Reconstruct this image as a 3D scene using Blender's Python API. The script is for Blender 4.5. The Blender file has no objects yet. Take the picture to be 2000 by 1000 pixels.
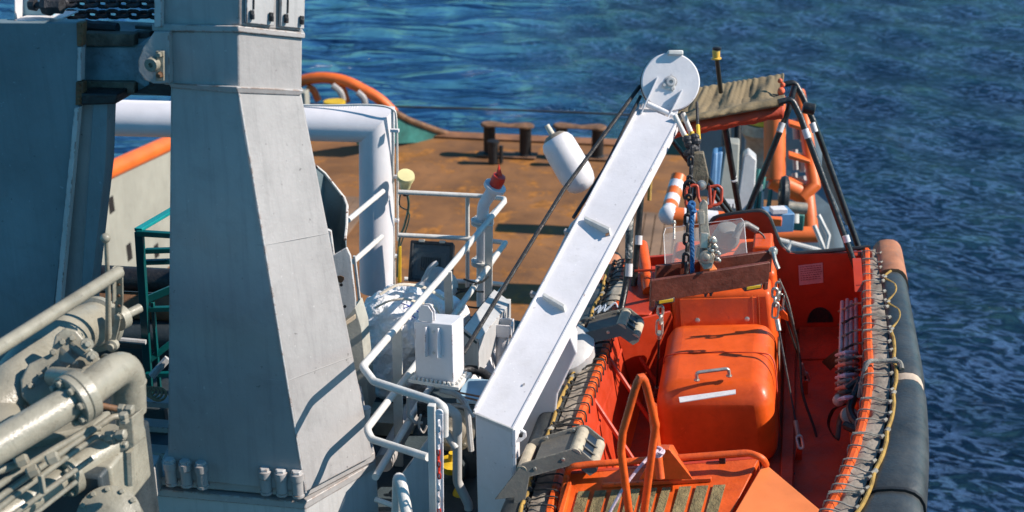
import bpy, bmesh, math, random
from mathutils import Vector, Matrix
R = math.radians
V = Vector
random.seed(7)
S = bpy.context.scene
COL = S.collection

# ------------------------------------------------------------------ camera, sky, sun, exposure
PITCH = R(21.8); CP, SP = math.cos(PITCH), math.sin(PITCH); CAMZ = 11.0
cam = bpy.data.cameras.new('camera'); cam_o = bpy.data.objects.new('camera', cam); COL.objects.link(cam_o)
cam_o.location = (0, 0, CAMZ); cam_o.rotation_euler = (R(90)-PITCH, 0, 0)
cam.lens = 45; cam.sensor_width = 36; cam.clip_end = 6000; cam.clip_start = .1
cam.dof.use_dof = True; cam.dof.focus_distance = 9.0; cam.dof.aperture_fstop = 1.9
S.camera = cam_o
SUN_EL, SUN_AZ = R(38), R(-5)           # the sun stands to the right
sd = V((math.cos(SUN_EL)*math.cos(SUN_AZ), math.cos(SUN_EL)*math.sin(SUN_AZ), math.sin(SUN_EL)))
w = bpy.data.worlds.new('World'); S.world = w; w.use_nodes = True
nt = w.node_tree
bg = nt.nodes['Background']; sky = nt.nodes.new('ShaderNodeTexSky'); sky.sky_type = 'NISHITA'; sky.sun_disc = False
sky.sun_elevation = SUN_EL; sky.sun_rotation = math.atan2(sd.x, sd.y); sky.air_density = 1.0; sky.dust_density = .3; sky.ozone_density = 2.5
tint = nt.nodes.new('ShaderNodeMix'); tint.data_type = 'RGBA'; tint.blend_type = 'MULTIPLY'; tint.inputs[0].default_value = 1; tint.inputs[7].default_value = (.38, 1.02, 1.26, 1)   # a deeper blue sky
nt.links.new(sky.outputs[0], tint.inputs[6]); nt.links.new(tint.outputs[2], bg.inputs[0]); bg.inputs[1].default_value = .08
sun = bpy.data.lights.new('sun', 'SUN'); sun.energy = 5.0; sun.angle = R(.5); sun.color = (1, .885, .785)
sun_o = bpy.data.objects.new('sun', sun); COL.objects.link(sun_o); sun_o.rotation_euler = sd.to_track_quat('Z', 'Y').to_euler()
S.view_settings.view_transform = 'Standard'; S.view_settings.look = 'None'; S.view_settings.exposure = 0.56; S.view_settings.gamma = 1

# ------------------------------------------------------------------ frames of reference
CAMP = V((0, 0, CAMZ))
def ray(u, v): return V(((u-1000)/2500, CP+SP*(500-v)/2500, -SP+CP*(500-v)/2500))
def P(u, v, d): return CAMP+ray(u, v)*d
def PY(u, v, y):
    r = ray(u, v); return CAMP+r*(y/r.y)
def PZ(u, v, z):
    r = ray(u, v); return CAMP+r*((z-CAMZ)/r.z)
A9 = R(9); TS = V((math.cos(A9), -math.sin(A9), 0)); LS = V((math.sin(A9), math.cos(A9), 0)); Z = V((0, 0, 1))
SO = V((.9, 37, 0))                      # middle of the ship's stern edge
def SH(t, l, z): return SO+TS*t+LS*l+Z*z
BO = P(1400, 960, 7.9); ab = R(12); hb = R(7)
BL = V((math.sin(ab), math.cos(ab), 0)); BT = V((math.cos(ab), -math.sin(ab), 0))*math.cos(hb)+Z*math.sin(hb); BU = BT.cross(BL)
def B(x, y, z): return BO+BT*x+BL*y+BU*z
def BP(u, v, z):
    r = ray(u, v); o = BO+BU*z; t = (o-CAMP).dot(BU)/r.dot(BU); q = CAMP+r*t-BO
    return q.dot(BT), q.dot(BL)
def PX(u, v, p0, n):                     # ray onto a plane
    r = ray(u, v); return CAMP+r*((p0-CAMP).dot(n)/r.dot(n))

# ------------------------------------------------------------------ materials
MATS = {}
def mat(name, col, rough=.5, metal=0., var=.18, vs=2.5, bump=.15, bs=60, rust=0., rs=6, rcol=(.16, .06, .02), grime=.25, gcol=None, streak=0., edge=0., spec=.5, coat=0, soft=False, rrough=.85, chips=0.):
    if name in MATS: return MATS[name]
    m = bpy.data.materials.new(name); m.use_nodes = True; n = m.node_tree; N = n.nodes; L = n.links
    b = N['Principled BSDF']
    geo = N.new('ShaderNodeNewGeometry'); pos = geo.outputs['Position']
    def noise(scale, det=4, rough_=.6, vec=pos, dist=0):
        t = N.new('ShaderNodeTexNoise'); t.inputs['Scale'].default_value = scale; t.inputs['Detail'].default_value = det
        t.inputs['Roughness'].default_value = rough_; t.inputs['Distortion'].default_value = dist; L.new(vec, t.inputs['Vector']); return t.outputs['Fac']
    def ramp(f, a, c, va=0., vc=1.):
        r = N.new('ShaderNodeMapRange'); r.inputs[1].default_value = a; r.inputs[2].default_value = c; r.inputs[3].default_value = va; r.inputs[4].default_value = vc
        L.new(f, r.inputs[0]); return r.outputs[0]
    def mix(f, a, c, mode='MIX'):
        x = N.new('ShaderNodeMix'); x.data_type = 'RGBA'; x.blend_type = mode
        for s, val in ((x.inputs[0], f), (x.inputs[6], a), (x.inputs[7], c)):
            if hasattr(val, 'links'): L.new(val, s)
            elif isinstance(val, tuple): s.default_value = (*val[:3], 1)
            else: s.default_value = val
        return x.outputs[2]
    def math_(op, a, c):
        x = N.new('ShaderNodeMath'); x.operation = op
        for s, val in ((x.inputs[0], a), (x.inputs[1], c)):
            if hasattr(val, 'links'): L.new(val, s)
            else: s.default_value = val
        return x.outputs[0]
    dark = tuple(c*(1-var*1.6) for c in col[:3]); lite = tuple(min(1, c*(1+var)) for c in col[:3])
    c = mix(ramp(noise(vs), .3, .7), dark, lite)
    g = gcol or tuple(.45*x+.02 for x in col[:3])
    if grime: c = mix(math_('MULTIPLY', ramp(noise(vs*3.3, 6, .7, dist=.6), .52, .78), grime), c, g)
    if streak:
        mp = N.new('ShaderNodeMapping'); mp.inputs['Scale'].default_value = (14, 14, .7); L.new(pos, mp.inputs[0])
        c = mix(math_('MULTIPLY', ramp(noise(1.6, 5, .65, mp.outputs[0]), .5, .75), streak), c, g)
    ro = ramp(noise(vs*4, 5), .3, .7, max(.03, rough-.1), min(1, rough+.12))
    if rust or edge:
        k = ramp(noise(rs, 8, .72, dist=.4), .74-.28*rust, .80-.28*rust) if rust else None
        if edge:
            bv = N.new('ShaderNodeBevel'); bv.samples = 2; bv.inputs[0].default_value = .012
            dp = N.new('ShaderNodeVectorMath'); dp.operation = 'DOT_PRODUCT'; L.new(bv.outputs[0], dp.inputs[0]); L.new(geo.outputs['Normal'], dp.inputs[1])
            e = ramp(dp.outputs['Value'], .995, .93); e2 = math_('MULTIPLY', e, ramp(noise(rs*2.2, 6, .7), .62-.25*edge, .70-.25*edge))
            k = e2 if k is None else math_('MAXIMUM', k, e2)
        k = math_('MINIMUM', k, 1.)
        rc = mix(ramp(noise(rs*5, 4), .35, .65), tuple(x*.45 for x in rcol), rcol)
        c = mix(k, c, rc); rr = N.new('ShaderNodeMix'); L.new(k, rr.inputs[0]); L.new(ro, rr.inputs[2]); rr.inputs[3].default_value = rrough; ro = rr.outputs[0]
    if chips:
        k2 = math_('MULTIPLY', ramp(noise(38, 2, .5), .70, .74), ramp(noise(2.3, 3), .42, .62)); k3 = math_('MULTIPLY', ramp(noise(23, 3, .6), .70, .73), chips)
        c = mix(math_('MULTIPLY', k2, chips), c, tuple(min(1, x*1.5+.04) for x in col)); c = mix(k3, c, tuple(x*.25 for x in col))
    L.new(c, b.inputs['Base Color']); L.new(ro, b.inputs['Roughness'])
    b.inputs['Metallic'].default_value = metal; b.inputs['Specular IOR Level'].default_value = spec; b.inputs['Coat Weight'].default_value = coat
    if bump:
        bp = N.new('ShaderNodeBump'); bp.inputs['Strength'].default_value = bump; bp.inputs['Distance'].default_value = .01 if not soft else .05
        h = math_('ADD', noise(bs, 3, .6), math_('MULTIPLY', noise(vs*3, 3), 1.5))
        L.new(h, bp.inputs['Height']); L.new(bp.outputs[0], b.inputs['Normal'])
    MATS[name] = m; return m
GREY = mat('grey paint', (.355, .345, .335), .42, var=.10, vs=1.2, bump=.25, bs=28, rust=.12, rs=6, grime=.35, streak=.3, edge=.6, chips=.6, rcol=(.22, .10, .04))
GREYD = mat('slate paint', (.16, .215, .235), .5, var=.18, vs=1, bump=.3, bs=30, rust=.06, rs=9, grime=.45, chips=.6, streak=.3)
GREYL = mat('pale grey paint', (.46, .46, .45), .45, var=.08, vs=1.5, bump=.15, bs=50, rust=.1, rs=7, grime=.2, streak=.35, edge=.5)
KHAKI = mat('machinery paint', (.27, .255, .20), .36, var=.14, vs=4, bump=.22, bs=60, rust=.16, rs=11, rcol=(.16, .09, .04), grime=.7, chips=.4, edge=.25, gcol=(.12, .11, .08))
WHITE = mat('white paint', (.67, .66, .67), .4, var=.06, vs=3, bump=.10, bs=40, rust=.10, rs=7, grime=.22, chips=.35, gcol=(.45, .42, .36), edge=.3, rcol=(.3, .13, .05))
WHITER = mat('white rail paint', (.60, .59, .55), .45, var=.1, vs=5, bump=.2, bs=90, rust=.2, rs=16, grime=.4, gcol=(.35, .3, .22), rcol=(.25, .13, .06))
CONE = mat('ribbed white paint', (.64, .63, .65), .5, var=.05, vs=2, bump=.1, bs=50, grime=.12)
ORANGE = mat('orange boat paint', (.74, .10, .010), .38, var=.16, vs=2.5, bump=.08, bs=30, rust=.05, rs=16, grime=.35, chips=.35, gcol=(.3, .02, .003))
ORANGEW = mat('worn orange paint', (.70, .10, .01), .45, var=.2, vs=4, bump=.2, bs=60, rust=.16, rs=12, grime=.4, gcol=(.25, .03, .01), rcol=(.05, .03, .02), edge=.4)
REDF = mat('red boat floor', (.40, .04, .010), .6, var=.25, vs=3, bump=.35, bs=55, rust=.15, rs=5, grime=.6, gcol=(.08, .012, .006), rcol=(.02, .012, .01))
REDI = mat('red boat lining', (.48, .042, .010), .48, var=.15, vs=2, bump=.1, bs=40, rust=.03, rs=12, grime=.35, gcol=(.12, .01, .004))
SHORANGE = mat('ship orange paint', (.72, .14, .02), .45, var=.12, vs=2, bump=.1, rust=.14, rs=5, grime=.3, rcol=(.15, .05, .02))
RUBBER = mat('black rubber', (.045, .05, .05), .42, var=.25, vs=3, bump=.25, bs=50, grime=.35, gcol=(.09, .09, .08), rust=.04, rs=14, rcol=(.2, .19, .16))
BLACKP = mat('black worn pipe', (.018, .020, .021), .35, var=.3, vs=8, bump=.2, rust=.16, rs=20, rcol=(.42, .38, .28), grime=.3, gcol=(.15, .13, .09))
CANVAS = mat('canvas strip', (.27, .235, .19), .85, var=.35, vs=5, bump=.4, bs=35, grime=.6, gcol=(.08, .07, .05), rust=.1, rs=10, rcol=(.5, .5, .5))
COVER = mat('khaki cover cloth', (.20, .155, .085), .9, var=.2, vs=2.5, bump=.15, bs=30, grime=.25, gcol=(.06, .05, .035), soft=True)
BROWN = mat('brown beam paint', (.15, .04, .022), .5, var=.25, vs=6, bump=.2, bs=50, rust=.12, rs=14, grime=.3, edge=.2, rcol=(.2, .09, .05))
TEAL = mat('teal paint', (.0, .07, .072), .4, var=.1, vs=3, bump=.1, grime=.2)
GALV = mat('galvanised steel', (.36, .32, .25), .45, metal=.4, var=.2, vs=8, bump=.2, bs=70, rust=.12, rs=15, grime=.4, gcol=(.12, .1, .07))
CRADLE = mat('cradle steel', (.115, .11, .095), .5, metal=.1, var=.15, vs=3, bump=.2, bs=60, rust=.08, rs=12, grime=.5, gcol=(.26, .23, .17), rcol=(.35, .32, .25), edge=.6)
ROLLER = mat('roller nylon', (.42, .37, .27), .6, var=.2, vs=6, bump=.3, bs=40, grime=.6, gcol=(.12, .1, .08))
IRON = mat('dark chain iron', (.035, .035, .038), .55, metal=.3, var=.3, vs=9, bump=.5, bs=60, rust=.35, rs=16, rcol=(.14, .08, .05))
WOOD = mat('tarred wood', (.12, .10, .075), .8, var=.4, vs=8, bump=.8, bs=40, grime=.8, gcol=(.015, .014, .012), rust=.1, rcol=(.02, .02, .02))
BLACK = mat('black grease', (.012, .012, .013), .5, var=.3, vs=9, bump=.4, grime=.2)
DARK = mat('dark machinery', (.03, .04, .045), .5, var=.3, vs=3, bump=.3, rust=.15, rs=8, grime=.4)
GREENP = mat('green bulwark paint', (.03, .16, .14), .5, var=.3, vs=2, bump=.2, rust=.3, rs=2.5, rcol=(.2, .09, .03), grime=.4)
BULW = mat('pale bulwark paint', (.29, .29, .245), .6, var=.1, vs=.8, bump=.15, bs=20, rust=.12, rs=2, grime=.3, streak=.3, rcol=(.3, .16, .08))
STEEL = mat('bright steel', (.52, .49, .42), .35, metal=.65, var=.15, vs=12, bump=.1, rust=.1, rs=30, rcol=(.25, .15, .08))
ROPEG = mat('golden rope', (.38, .24, .055), .8, var=.25, vs=10, bump=.6, bs=150, grime=.3)
ROPEB = mat('blue rope', (.01, .12, .32), .75, var=.2, vs=12, bump=.7, bs=170, grime=.2)
ROPEW = mat('grey cord', (.26, .25, .21), .85, var=.3, vs=15, bump=.5, bs=170, grime=.5)
ROPED = mat('dark cord', (.05, .05, .045), .85, var=.3, vs=15, bump=.5, bs=170, grime=.5)
ROPEM = mat('mooring cord', (.62, .5, .56), .8, var=.2, vs=20, bump=.6, bs=170, grime=.3)
SACK = mat('white woven sack', (.80, .80, .80), .55, var=.06, vs=6, bump=.35, bs=24, grime=.2, soft=True)
TAPE = mat('reflective tape', (.62, .62, .62), .35, var=.08, vs=20, bump=.05, grime=.2)
YELLOW = mat('yellow paint', (.65, .42, .02), .45, var=.15, vs=8, bump=.1, grime=.4)
CREAM = mat('cream lamp housing', (.62, .56, .28), .45, var=.08, vs=8, bump=.05, grime=.3)
RED = mat('red plastic', (.62, .035, .015), .4, var=.1, vs=8, bump=.05)
BLUEP = mat('light blue paint', (.10, .22, .38), .45, var=.15, vs=3, bump=.05, grime=.3)
AMBER = mat('amber lens', (.7, .42, .06), .25, var=.1, vs=8, bump=0, coat=.5)
GRIT = mat('anti slip strip', (.24, .19, .085), .9, var=.35, vs=12, bump=.9, bs=120, grime=.7, gcol=(.07, .055, .035))
PEACH = mat('bleached orange paint', (.80, .22, .06), .45, var=.08, vs=3, bump=.06, grime=.15)
RUSTED = mat('rusted steel', (.17, .085, .04), .75, var=.35, vs=4, bump=.5, bs=30, grime=.6, gcol=(.04, .025, .018))
CABLE = mat('cable sheath', (.04, .09, .07), .5, var=.2, vs=10, bump=.05)
PLASTB = mat('black plastic', (.02, .022, .025), .3, var=.2, vs=6, bump=.05, grime=.4, gcol=(.12, .12, .12))
GREYPL = mat('grey handset plastic', (.16, .155, .145), .5, var=.15, vs=10, bump=.1)
def glass(name, col, rough=.05, alpha=.35):
    m = bpy.data.materials.new(name); m.use_nodes = True; b = m.node_tree.nodes['Principled BSDF']
    b.inputs['Base Color'].default_value = (*col, 1); b.inputs['Roughness'].default_value = rough; b.inputs['Alpha'].default_value = alpha
    return m
PERSPEX = glass('clear perspex', (.6, .62, .62), .08, .12); LENS = glass('lamp glass', (.12, .14, .15), .08, .55)

# ------------------------------------------------------------------ mesh building
def fillet(pts, rad, n=5):
    out = [pts[0]]
    for i in range(1, len(pts)-1):
        a, b, c = pts[i-1], pts[i], pts[i+1]; u = (a-b); w_ = (c-b)
        lu, lw = u.length, w_.length; u = u/lu; w_ = w_/lw; ang = u.angle(w_, math.pi)
        if ang > 3.0: out.append(b); continue
        t = min(rad/math.tan(ang/2), lu*.45, lw*.45)
        p, q = b+u*t, b+w_*t
        for k in range(n+1):
            s = k/n; out.append(p*(1-s)**2+b*2*s*(1-s)+q*s*s)
    out.append(pts[-1]); return out
def smoothpath(pts, n=6, closed=False):
    out = []; m = len(pts)
    for i in range(m if closed else m-1):
        if closed: a, b, c, d = pts[i-1], pts[i], pts[(i+1) % m], pts[(i+2) % m]
        else: a, b, c, d = pts[max(i-1, 0)], pts[i], pts[i+1], pts[min(i+2, m-1)]
        for k in range(n):
            t = k/n; out.append(.5*((2*b)+(c-a)*t+(2*a-5*b+4*c-d)*t*t+(3*b-a-3*c+d)*t*t*t))
    if not closed: out.append(pts[-1])
    return out
class MB:
    def __init__(s): s.v = []; s.f = []
    def add(s, vs, fs):
        o = len(s.v); s.v += [V(x) for x in vs]; s.f += [tuple(i+o for i in f) for f in fs]; return s
    def loft(s, rings, caps=True, closed=False):
        m = len(rings[0]); vs = [p for r in rings for p in r]; fs = []; n = len(rings)
        for i in range(n if closed else n-1):
            j = (i+1) % n
            for k in range(m): fs.append((i*m+k, i*m+(k+1) % m, j*m+(k+1) % m, j*m+k))
        if caps and not closed: fs += [tuple(range(m-1, -1, -1)), tuple((n-1)*m+k for k in range(m))]
        return s.add(vs, fs)
    def tube(s, pts, r, seg=10, closed=False, caps=True, sq=1., up=None):
        n = len(pts); rs = r if isinstance(r, (list, tuple)) else [r]*n; rings = []; N_ = None
        for i in range(n):
            a = pts[i-1] if (i > 0 or closed) else pts[0]; c = pts[(i+1) % n] if (i < n-1 or closed) else pts[-1]
            d1 = (pts[i]-a); d2 = (c-pts[i]); t = (d1.normalized()+d2.normalized()) if d1.length > 1e-9 and d2.length > 1e-9 else (c-a)
            if t.length < 1e-6: t = c-a
            t.normalize()
            if N_ is None:
                h = up or (Z if abs(t.z) < .9 else V((1, 0, 0))); N_ = (h-t*h.dot(t)).normalized()
            else:
                N_ = N_-t*N_.dot(t)
                N_.normalize()
            Bn = t.cross(N_); k = 1.
            if d1.length > 1e-9 and d2.length > 1e-9: k = 1/max(.5, math.cos(d1.angle(d2, 0)/2))
            rings.append([pts[i]+(N_*math.cos(q)*sq+Bn*math.sin(q))*rs[i]*(k if k > 1.02 else 1) for q in [2*math.pi*j/seg for j in range(seg)]])
        return s.loft(rings, caps, closed)
    def cyl(s, a, b, r, r2=None, seg=16):
        return s.tube([a, b], [r, r if r2 is None else r2], seg)
    def box(s, c, ex, ey, ez):
        vs = [c+ex*i+ey*j+ez*k for i in (-1, 1) for j in (-1, 1) for k in (-1, 1)]
        return s.hexa(vs)
    def hexa(s, vs):
        return s.add(vs, [(0, 1, 3, 2), (4, 6, 7, 5), (0, 4, 5, 1), (2, 3, 7, 6), (0, 2, 6, 4), (1, 5, 7, 3)])
    def prism(s, poly, ext):
        m = len(poly); vs = list(poly)+[p+ext for p in poly]
        return s.add(vs, [tuple(range(m-1, -1, -1)), tuple(range(m, 2*m))]+[(k, (k+1) % m, m+(k+1) % m, m+k) for k in range(m)])
    def bar(s, a, b, wv, hv):             # rectangular bar between two points, half vectors
        return s.hexa([a-wv-hv, a-wv+hv, a+wv-hv, a+wv+hv, b-wv-hv, b-wv+hv, b+wv-hv, b+wv+hv])
    def lathe(s, o, ax, prof, seg=24):
        ax = ax.normalized(); h = Z if abs(ax.z) < .9 else V((1, 0, 0)); n = (h-ax*h.dot(ax)).normalized(); b = ax.cross(n)
        rings = [[o+ax*z+(n*math.cos(q)+b*math.sin(q))*max(r, 1e-4) for q in [2*math.pi*j/seg for j in range(seg)]] for r, z in prof]
        return s.loft(rings)
    def ball(s, c, r, seg=12, sc=(1, 1, 1)):
        rings = []
        for i in range(1, seg):
            a = math.pi*i/seg; rings.append([c+V((math.sin(a)*math.cos(q)*sc[0], math.sin(a)*math.sin(q)*sc[1], math.cos(a)*sc[2]))*r for q in [2*math.pi*j/(seg*2) for j in range(seg*2)]])
        return s.loft(rings)
    def torus(s, c, ax, R_, r, seg=24, s2=8, a0=0, a1=2*math.pi, ref=None):
        ax = ax.normalized(); h = ref or (Z if abs(ax.z) < .9 else V((1, 0, 0))); n = (h-ax*h.dot(ax)).normalized(); b = ax.cross(n)
        full = abs(a1-a0-2*math.pi) < 1e-6; k = seg if full else seg+1
        return s.tube([c+(n*math.cos(a0+(a1-a0)*j/seg)+b*math.sin(a0+(a1-a0)*j/seg))*R_ for j in range(k)], r, s2, closed=full)
    def link(s, c, d, n, ln, wd, r, seg=7):   # one chain link: long axis d, in the plane d-n
        d = d.normalized(); n = (n-d*n.dot(d)).normalized(); pts = []; hl = ln/2-wd/2; R_ = wd/2-r
        for sg in (1, -1):
            for k in range(6):
                q = -math.pi/2+math.pi*k/5; pts.append(c+d*sg*(hl+math.cos(q)*R_)+n*sg*math.sin(q)*R_)
        return s.tube(pts, r, seg, closed=True)
    def build(s, name, m, parent=None, smooth=38, bevel=0., seg=2, label=None, sub=0):
        me = bpy.data.meshes.new(name)
        if not s.v: raise ValueError(name)
        lo = V([min(p[i] for p in s.v) for i in range(3)]); hi = V([max(p[i] for p in s.v) for i in range(3)]); c = (lo+hi)/2
        if parent is None: c.z = lo.z
        me.from_pydata([p-c for p in s.v], [], s.f)
        bm = bmesh.new(); bm.from_mesh(me); bmesh.ops.recalc_face_normals(bm, faces=bm.faces); bm.to_mesh(me); bm.free()
        if smooth:
            me.shade_smooth(); me.set_sharp_from_angle(angle=R(smooth))
        me.materials.append(m)
        o = bpy.data.objects.new(name, me); COL.objects.link(o)
        o['_w'] = c; o.location = c
        if parent is not None: o.parent = parent; o.location = c-V(parent['_w'])
        if label: o['label'] = label
        if bevel:
            b = o.modifiers.new('bevel', 'BEVEL'); b.width = bevel; b.segments = seg; b.limit_method = 'ANGLE'; b.angle_limit = R(35); b.harden_normals = False
        if sub:
            b = o.modifiers.new('sub', 'SUBSURF'); b.levels = sub; b.render_levels = sub
        return o
def tag(o, label, cat, group=None, kind=None):
    if label: o['label'] = label
    if cat: o['category'] = cat
    if group: o['group'] = group
    if kind: o['kind'] = kind
    return o
def thing(name, label, cat, loc, group=None):
    o = bpy.data.objects.new(name, None); o.empty_display_size = .2; COL.objects.link(o); o.location = loc; o['_w'] = V(loc)
    return tag(o, label, cat, group)
def struct(o): o['kind'] = 'structure'; return o
def clone(root, loc, label=None, rot=None):
    r = root.copy(); COL.objects.link(r); r.location = loc
    if rot is not None: r.rotation_euler = rot
    if label: r['label'] = label
    for ch in root.children:
        c = ch.copy(); COL.objects.link(c); c.parent = r
        for g in ch.children:
            d = g.copy(); COL.objects.link(d); d.parent = c
    return r
def bolt(root, p, ax, r, h, m, name='bolt'):
    ax = ax.normalized(); b = MB(); b.lathe(p, ax, [(r*1.25, 0), (r*1.25, h*.15), (r, h*.15), (r, h*.85), (r*.8, h)], 6); return b.build(name, m, root, smooth=20)
def disc_bolts(root, c, ax, rad, n, r, h, m, a0=0., only=None):
    ax = ax.normalized(); hh = Z if abs(ax.z) < .9 else V((1, 0, 0)); nn = (hh-ax*hh.dot(ax)).normalized(); bb = ax.cross(nn)
    for k in range(n):
        q = a0+2*math.pi*k/n
        bolt(root, c+(nn*math.cos(q)+bb*math.sin(q))*rad, ax, r, h, m)

# ------------------------------------------------------------------ the sea
def make_sea():
    m = bpy.data.materials.new('sea water'); m.use_nodes = True; n = m.node_tree; N = n.nodes; L = n.links; b = N['Principled BSDF']
    b.inputs['Base Color'].default_value = (.002, .012, .052, 1); b.inputs['Roughness'].default_value = .08; b.inputs['IOR'].default_value = 1.34
    geo = N.new('ShaderNodeNewGeometry'); pos = geo.outputs['Position']
    def mp(sc, rot=0):
        x = N.new('ShaderNodeMapping'); x.inputs['Scale'].default_value = sc; x.inputs['Rotation'].default_value = (0, 0, rot); L.new(pos, x.inputs[0]); return x.outputs[0]
    def along(sc, th):
        x = N.new('ShaderNodeMapping'); x.vector_type = 'TEXTURE'; x.inputs['Scale'].default_value = sc; x.inputs['Rotation'].default_value = (0, 0, th); L.new(pos, x.inputs[0]); return x.outputs[0]
    def noise(vec, s, det, ro=.6, dist=0.):
        t = N.new('ShaderNodeTexNoise'); t.inputs['Scale'].default_value = s; t.inputs['Detail'].default_value = det; t.inputs['Roughness'].default_value = ro; t.inputs['Distortion'].default_value = dist
        L.new(vec, t.inputs['Vector']); return t.outputs['Fac']
    def bump(h, st, dist, prev=None):
        x = N.new('ShaderNodeBump'); x.inputs['Distance'].default_value = dist
        if hasattr(st, 'links'): L.new(st, x.inputs['Strength'])
        else: x.inputs['Strength'].default_value = st
        L.new(h, x.inputs['Height'])
        if prev: L.new(prev, x.inputs['Normal'])
        return x.outputs[0]
    # calm slick on the left of the wake, broken water on the right
    sep = N.new('ShaderNodeSeparateXYZ'); L.new(pos, sep.inputs[0])
    w1 = noise(pos, .06, 2); ad = N.new('ShaderNodeMath'); ad.operation = 'MULTIPLY_ADD'; L.new(w1, ad.inputs[0]); ad.inputs[1].default_value = 12; L.new(sep.outputs[0], ad.inputs[2])
    rg = N.new('ShaderNodeMapRange'); L.new(ad.outputs[0], rg.inputs[0]); rg.inputs[1].default_value = 4; rg.inputs[2].default_value = 14; rg.inputs[3].default_value = .10; rg.inputs[4].default_value = 1.
    calm = N.new('ShaderNodeMath'); calm.operation = 'SUBTRACT'; calm.inputs[0].default_value = 1.25; L.new(rg.outputs[0], calm.inputs[1])
    c1 = bump(noise(mp((.35, 1.25, 1), .05), .42, 3, .5, .5), calm.outputs[0], 3.6)
    c1 = bump(noise(mp((.7, 1.3, 1), -.35), .7, 3, .5, .3), rg.outputs[0], .7, c1)
    def ridge(vec, s, det, ro=.6, dist=0.):
        t = N.new('ShaderNodeTexNoise'); t.noise_type = 'RIDGED_MULTIFRACTAL'; t.normalize = True
        for k, q in (('Scale', s), ('Detail', det), ('Roughness', ro), ('Distortion', dist), ('Lacunarity', 2.1), ('Offset', .9), ('Gain', 1.6)): t.inputs[k].default_value = q
        L.new(vec, t.inputs['Vector']); return t.outputs['Fac']
    rid = ridge(along((1.35, .75, 1), -.45), 2.3, 7, .68, .4)
    c2 = bump(rid, rg.outputs[0], .85, c1)
    c3 = bump(noise(along((1.3, .7, 1), -.6), 9, 6, .7, .6), rg.outputs[0], .2, c2)
    L.new(c3, b.inputs['Normal'])
    # sparse foam on the crests of the broken water
    fo = rid; fo2 = noise(along((1.4, .7, 1), -.6), 4.5, 10, .8, .6)
    mu = N.new('ShaderNodeMath'); mu.operation = 'MULTIPLY'; L.new(fo, mu.inputs[0]); L.new(fo2, mu.inputs[1])
    r2 = N.new('ShaderNodeMapRange'); L.new(mu.outputs[0], r2.inputs[0]); r2.interpolation_type = 'SMOOTHSTEP'; r2.inputs[1].default_value = .34; r2.inputs[2].default_value = .78; r2.inputs[3].default_value = 0; r2.inputs[4].default_value = .6
    fm = N.new('ShaderNodeMath'); fm.operation = 'MULTIPLY'; L.new(r2.outputs[0], fm.inputs[0])
    st = N.new('ShaderNodeMapRange'); L.new(noise(along((2.6, .7, 1), -.95), .42, 6, .65, .5), st.inputs[0]); st.inputs[1].default_value = .35; st.inputs[2].default_value = .68; st.inputs[3].default_value = .35; st.inputs[4].default_value = 2.4
    f2 = N.new('ShaderNodeMath'); f2.operation = 'MULTIPLY'; L.new(st.outputs[0], f2.inputs[0]); L.new(rg.outputs[0], f2.inputs[1]); L.new(f2.outputs[0], fm.inputs[1]); fm.use_clamp = True
    deep = N.new('ShaderNodeMix'); deep.data_type = 'RGBA'; L.new(calm.outputs[0], deep.inputs[0]); deep.inputs[6].default_value = (.001, .005, .028, 1); deep.inputs[7].default_value = (.012, .055, .14, 1)   # aerated, paler water in the wake
    mx = N.new('ShaderNodeMix'); mx.data_type = 'RGBA'; L.new(fm.outputs[0], mx.inputs[0]); L.new(deep.outputs[2], mx.inputs[6]); mx.inputs[7].default_value = (.10, .20, .40, 1)
    L.new(mx.outputs[2], b.inputs['Base Color'])
    mb = MB(); z0 = -2.5; xs = [-3000, -45]+[-45+i*.45 for i in range(1, 260)]+[3000]; ys = [-500, 8]+[8+i*.4 for i in range(1, 220)]+[4000]
    def hgt(x, y):
        return .07*math.sin(.9*x+.5*y+1.3*math.sin(.23*y))+.06*math.sin(-.5*x+1.15*y+.9*math.sin(.31*x))+.035*math.sin(1.9*x+1.3*y)
    vs = [(x, y, z0+(hgt(x, y) if -45 < x < 72 and 8 < y < 96 else 0)) for y in ys for x in xs]; nx = len(xs)
    mb.add(vs, [(j*nx+i, j*nx+i+1, (j+1)*nx+i+1, (j+1)*nx+i) for j in range(len(ys)-1) for i in range(nx-1)])
    o = mb.build('sea', m, smooth=180); struct(o)
make_sea()

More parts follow.
